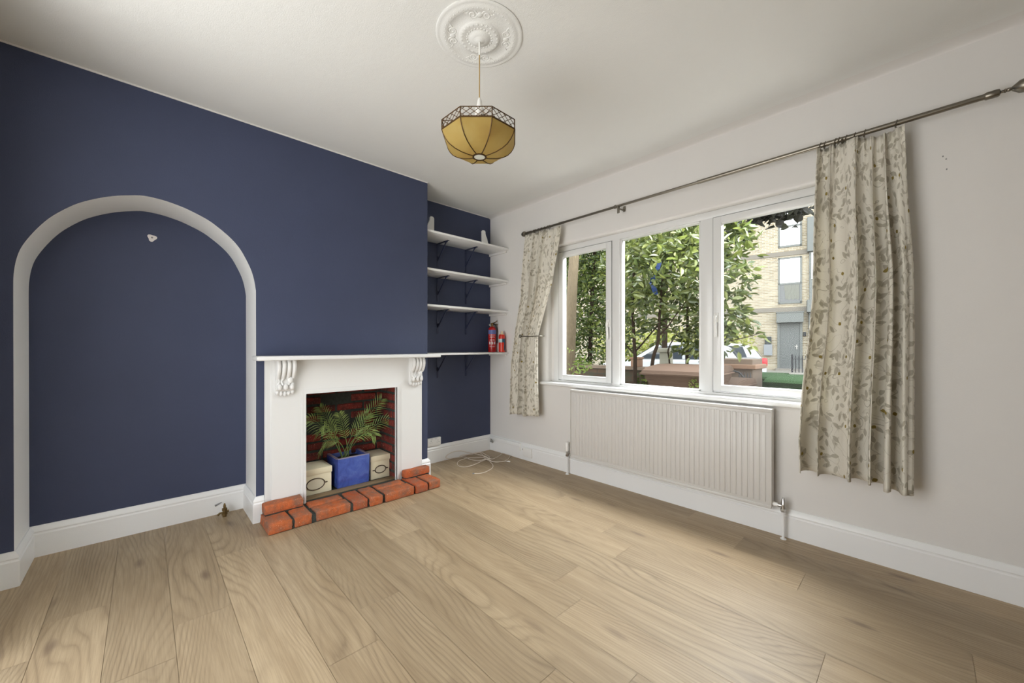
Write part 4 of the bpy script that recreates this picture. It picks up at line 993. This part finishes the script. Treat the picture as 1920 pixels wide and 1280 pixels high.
# ---------------------------------------------------------------- plants
def leaf_cloud(name, blobs, n, size, mat, parent, seed, elong=2.6, up=.5, stuff=True, shell=.45, fold=.18):
    r = random.Random(seed); vs, fs = [], []; wsum = sum(q[1]**3*q[2]*q[3]*q[4] if len(q) > 2 else q[1]**3 for q in blobs)
    for q in blobs:
        c, R = Vector(q[0]), q[1]; sc = q[2:5] if len(q) > 2 else (1, 1, 1)
        k = int(n*(R**3*sc[0]*sc[1]*sc[2])/wsum)+1
        for _ in range(k):
            d = Vector((r.gauss(0, 1), r.gauss(0, 1), r.gauss(0, 1))).normalized()*(r.uniform(shell, 1)**.6)*r.uniform(.85, 1.08)
            p = c+Vector((d.x*R*sc[0], d.y*R*sc[1], d.z*R*sc[2]))
            L = size*r.uniform(.55, 1.25); w = L/elong
            t = Vector((r.gauss(0, 1)+d.x*.8, r.gauss(0, 1)+d.y*.8, r.gauss(-.15, .7))).normalized()
            nn = Vector((r.gauss(0, 1), r.gauss(0, 1), r.gauss(up, .8)))
            s = t.cross(nn)
            if s.length < 1e-3: continue
            s.normalize(); nn = s.cross(t).normalized(); i = len(vs)
            vs += [p, p+t*L*.3+s*w*.5+nn*w*fold, p+t*L*.3-nn*w*fold*.4, p+t*L*.3-s*w*.5+nn*w*fold, p+t*L*.68+s*w*.42+nn*w*fold*.6, p+t*L*.68-nn*w*fold*.6, p+t*L*.68-s*w*.42+nn*w*fold*.6, p+t*L-nn*w*fold]
            fs += [(i, i+1, i+2), (i, i+2, i+3), (i+1, i+4, i+5, i+2), (i+2, i+5, i+6, i+3), (i+4, i+7, i+5), (i+5, i+7, i+6)]
    return obj(name, ([tuple(v) for v in vs], fs), mat, parent, smooth=False, local=False, kind='stuff' if stuff else None)
M_LA = leafmat('glossy_shrub_leaf', (.042, .060, .020), (.082, .104, .028), (.17, .19, .055), .30, .3)
M_LB = leafmat('fine_hedge_leaf', (.026, .046, .010), (.058, .088, .016), (.17, .20, .035), .3, .45)
M_LY = leafmat('yellow_hedge_leaf', (.26, .30, .05), (.36, .38, .08), (.48, .48, .16), .35, .5)
M_LP = leafmat('dark_maple_leaf', (.022, .020, .017), (.032, .030, .024), (.048, .048, .034), .15, .5)
M_LS = leafmat('seedling_leaf', (.12, .19, .03), (.18, .25, .05), (.25, .30, .07), .3, .5)
def barkm(name, c):
    m = NM(name, c, .95, spec=.1); t = m.coord(scale=(9, 9, 2)); n = m.noise(t, 8, 5, .7); m.base(m.mix(n, tuple(x*.55 for x in c), tuple(min(1, x*1.5) for x in c))); m.bump(n, 1, .02); return m.m
M_BARK = barkm('brown_bark', (.17, .135, .09)); M_TWIG = barkm('dark_twig', (.04, .028, .02))
# big leaved shrub behind the middle and right panes
sh = empty('leafy_shrub', ground(1240, 1.9), 0, 'tall broad leaved evergreen shrub on thin dark stems outside the middle pane', 'shrub')
SB = [(1195, 440, 4.5, .42), (1250, 432, 4.4, .45), (1310, 425, 4.5, .42), (1185, 520, 4.4, .38), (1240, 515, 4.2, .42), (1300, 505, 4.3, .45), (1352, 455, 4.2, .32), (1366, 525, 4.1, .28), (1346, 590, 4.2, .33), (1372, 600, 4.1, .2), (1366, 470, 4.5, .26),
      (1388, 628, 3.9, .17), (1285, 590, 4.4, .30), (1205, 590, 4.5, .26), (1372, 428, 4.4, .20), (1325, 640, 4.3, .24), (1225, 625, 4.5, .15), (1180, 610, 4.5, .16), (1378, 568, 4.1, .17), (1262, 370, 4.5, .4), (1330, 370, 4.4, .4), (1200, 370, 4.6, .4), (1298, 655, 4.2, .15), (1395, 520, 4.2, .12), (1410, 480, 4.2, .06), (1418, 628, 3.9, .09), (1400, 440, 4.3, .12), (1268, 655, 4.4, .10)]
leaf_cloud('foliage', [(at(u, w, d), R) for u, w, d, R in SB], 6200, .10, M_LA, sh, 11)
def branch(path, r0, r1, par, mat=M_TWIG, n=7):
    pts = spline([at(*q) for q in path], 4); b = B(); tube(b, pts, [lerp(r0, r1, k/(len(pts)-1)) for k in range(len(pts))], n); return P('stem', b, mat, par)
branch([(1189, 853, 4.5), (1191, 690, 4.5), (1190, 655, 4.5), (1187, 600, 4.5), (1186, 545, 4.45), (1192, 470, 4.5), (1200, 400, 4.5)], .026, .008, sh)
branch([(1190, 660, 4.5), (1208, 640, 4.45), (1232, 612, 4.4), (1258, 590, 4.4)], .012, .004, sh)
branch([(1190, 664, 4.5), (1175, 648, 4.45), (1165, 630, 4.4)], .010, .004, sh)
branch([(1212, 857, 4.4), (1222, 690, 4.35), (1234, 640, 4.3), (1237, 585, 4.3), (1245, 500, 4.3), (1258, 420, 4.4)], .024, .007, sh)
branch([(1236, 628, 4.3), (1252, 612, 4.25), (1266, 592, 4.2), (1290, 560, 4.2)], .011, .004, sh)
branch([(1285, 853, 4.5), (1288, 690, 4.5), (1289, 640, 4.5), (1290, 560, 4.45), (1296, 480, 4.4), (1305, 400, 4.5)], .022, .007, sh)
branch([(1262, 853, 4.5), (1256, 690, 4.5), (1253, 655, 4.45), (1270, 625, 4.4)], .012, .005, sh)
branch([(1352, 620, 4.2), (1385, 590, 4.2), (1400, 575, 4.2)], .007, .003, sh); branch([(1350, 470, 4.3), (1385, 450, 4.3), (1408, 436, 4.3)], .006, .002, sh); branch([(1340, 645, 4.1), (1400, 632, 3.9), (1432, 622, 3.9)], .006, .002, sh)
# conifer like hedge seen through the left pane
hg = empty('hedge_tree', ground(1110, 4.2), 0, 'dense fine leaved green tree filling the view in the left window pane', 'tree')
HB = [(1100, 470, 6.6, .75), (1150, 450, 7.2, .8), (1060, 480, 7.4, .8), (1110, 560, 6.8, .75), (1160, 570, 7.4, .7), (1060, 590, 7.2, .8), (1100, 640, 6.6, .55), (1150, 640, 7.0, .5), (1060, 670, 6.8, .45), (1100, 390, 7, .8), (1180, 510, 7.6, .8), (1190, 400, 7.6, .8), (1030, 520, 7.6, .9)]
leaf_cloud('foliage', [(at(u, w, d), R) for u, w, d, R in HB], 19000, .085, M_LB, hg, 5, 2.4)
for q in ([(1105, 783, 6.9), (1107, 650, 6.9), (1112, 520, 7), (1120, 400, 7)], [(1150, 778, 7.2), (1146, 600, 7.2), (1152, 420, 7.3)]): branch(q, .05, .02, hg)
tk = empty('tree_trunk', ground(1068, 2.2), 0, 'slender brown tree trunk leaning slightly at the left of the left window pane', 'tree')
branch([(1066, 823, 5.3), (1068, 700, 5.3), (1070, 620, 5.3), (1073, 540, 5.3), (1077, 470, 5.3), (1081, 380, 5.35), (1086, 250, 5.5)], .077, .062, tk, M_BARK, 16)
M_SIDE = M_LS
leaf_cloud('sprig', [(at(1075, 690, 5.1), .10), (at(1093, 685, 5.0), .12), (at(1068, 655, 5.0), .05)], 60, .07, M_LS, tk, 9)
# filler tree behind the shrub so that little sky shows through
bt_ = empty('background_tree', ground(1250, 7), 0, 'hazy light green tree crown standing behind the broad leaved shrub', 'tree')
leaf_cloud('foliage', [(at(1225, 420, 10), 1.2), (at(1290, 440, 10.5), 1.2), (at(1180, 500, 11), 1.2), (at(1250, 540, 10.6), 1.0), (at(1320, 520, 11), .8), (at(1280, 350, 11), 1.4), (at(1200, 340, 11), 1.4)], 3800, .17, leafmat('pale_leaf', (.10, .14, .045), (.15, .19, .06), (.20, .24, .09), .35, .5), bt_, 21)
branch([(1245, 738, 10.5), (1247, 580, 10.5), (1250, 420, 10.5)], .09, .04, bt_)
yh = empty('yellow_hedge', ground(1250, 9), 0, 'bright yellow green hedge across the street behind the white car', 'hedge')
leaf_cloud('foliage', [(at(u, 645, 17.0), .9, 1, 1, .8) for u in (1150, 1190, 1230, 1270, 1310, 1350, 1372)], 3600, .17, M_LY, yh, 31)
# overhanging dark maple
mp2 = empty('maple_tree', ground(1600, 4.5), 0, 'dark leaved maple branch hanging across the top of the right window pane', 'tree')
MB_ = [(1372, 418, 5.6, .10), (1400, 408, 5.6, .16), (1432, 402, 5.5, .16), (1462, 400, 5.5, .15), (1488, 396, 5.5, .14), (1510, 392, 5.6, .10), (1462, 424, 5.5, .07), (1490, 421, 5.5, .06), (1383, 436, 5.7, .10), (1430, 365, 5.6, .35), (1490, 350, 5.6, .35), (1380, 370, 5.7, .3)]
leaf_cloud('foliage', [(at(u, w, d), R, 1.2, 1.2, .75) for u, w, d, R in MB_], 1500, .12, M_LP, mp2, 17, 1.25)
branch([(1620, 803, 6), (1615, 560, 6), (1600, 440, 6), (1560, 375, 5.8), (1490, 385, 5.6), (1420, 398, 5.6), (1375, 415, 5.6)], .09, .008, mp2, M_TWIG, 8)
# weeds by the bins and planter seedlings
wd = empty('weed', ground(1304, .75), 0, 'small yellow green weed sprig growing in front of the brown bin', 'weed')
q0 = at(1300, 745, 3.45)
leaf_cloud('leaves', [(at(1304, 712, 3.45), .035), (at(1300, 722, 3.45), .045), (at(1308, 706, 3.45), .02)], 60, .03, M_LS, wd, 3)
b = B(); tube(b, [Vector((q0.x, q0.y, GZ)), q0, at(1304, 708, 3.45)], [.003, .003, .0015], 6); P('stem', b, M_TWIG, wd)
iv = empty('ivy', ground(1215, 2.1), 0, 'dark ivy patches growing over the low garden wall', 'ivy')
leaf_cloud('leaves', [(Vector((x, 2.145, z)), .12, 1.6, .15, 1) for x, z in ((.75, .7), (1.0, .45), (.2, .6), (-.4, .55), (1.3, .6), (.5, .3), (-.9, .7))], 420, .055, M_LB, iv, 41, 1.5)
sd = empty('seedling', ((xa+xb)/2, 2.3, 1.0), 0, 'bright green seedling in the terracotta planter on the wall', 'plant')
q = at(1196, 664, 5.4); leaf_cloud('leaves', [(Vector((on(1, 2.3, 1190, 664).x, 2.3, 1.07)), .07)], 40, .05, M_LS, sd, 43)
# blue plastic caught in the branches
M_BLUEP = NM('blue_plastic', (.005, .035, .16), .35).m
b = B(); c0 = [at(1236, 490, 4.05), at(1233, 505, 4.05), at(1226, 520, 4.05), at(1222, 530, 4.07), at(1226, 540, 4.05), at(1230, 552, 4.06)]
for k in range(len(c0)-1):
    a_, c_ = c0[k], c0[k+1]; w_ = RT*(.030 if k != 1 else .008); v4 = [b.verts.new(a_-w_), b.verts.new(a_+w_), b.verts.new(c_+w_*.7), b.verts.new(c_-w_*.7)]; b.faces.new(v4)
bmesh.ops.solidify(b, geom=list(b.faces), thickness=.004)
tag(obj('plastic_ribbon', b, M_BLUEP), 'torn bright blue plastic ribbon caught in the shrub branches', 'litter')
# old screw holes in the white wall beside the right curtain
for (u, w), l in (((1768, 293), 'topmost dark screw hole in the white wall right of the wide curtain'), ((1774, 298), 'middle dark screw hole in the white wall right of the wide curtain'), ((1775, 317), 'lowest dark screw hole in the white wall right of the wide curtain')):
    p = on(1, -.0005, u, w); b = B(); ball(b, p, .0028, (1, .3, 1.5), 8); tag(obj('screw_hole', b, M_SEAL), l, 'screw hole', 'screw holes in the window wall')
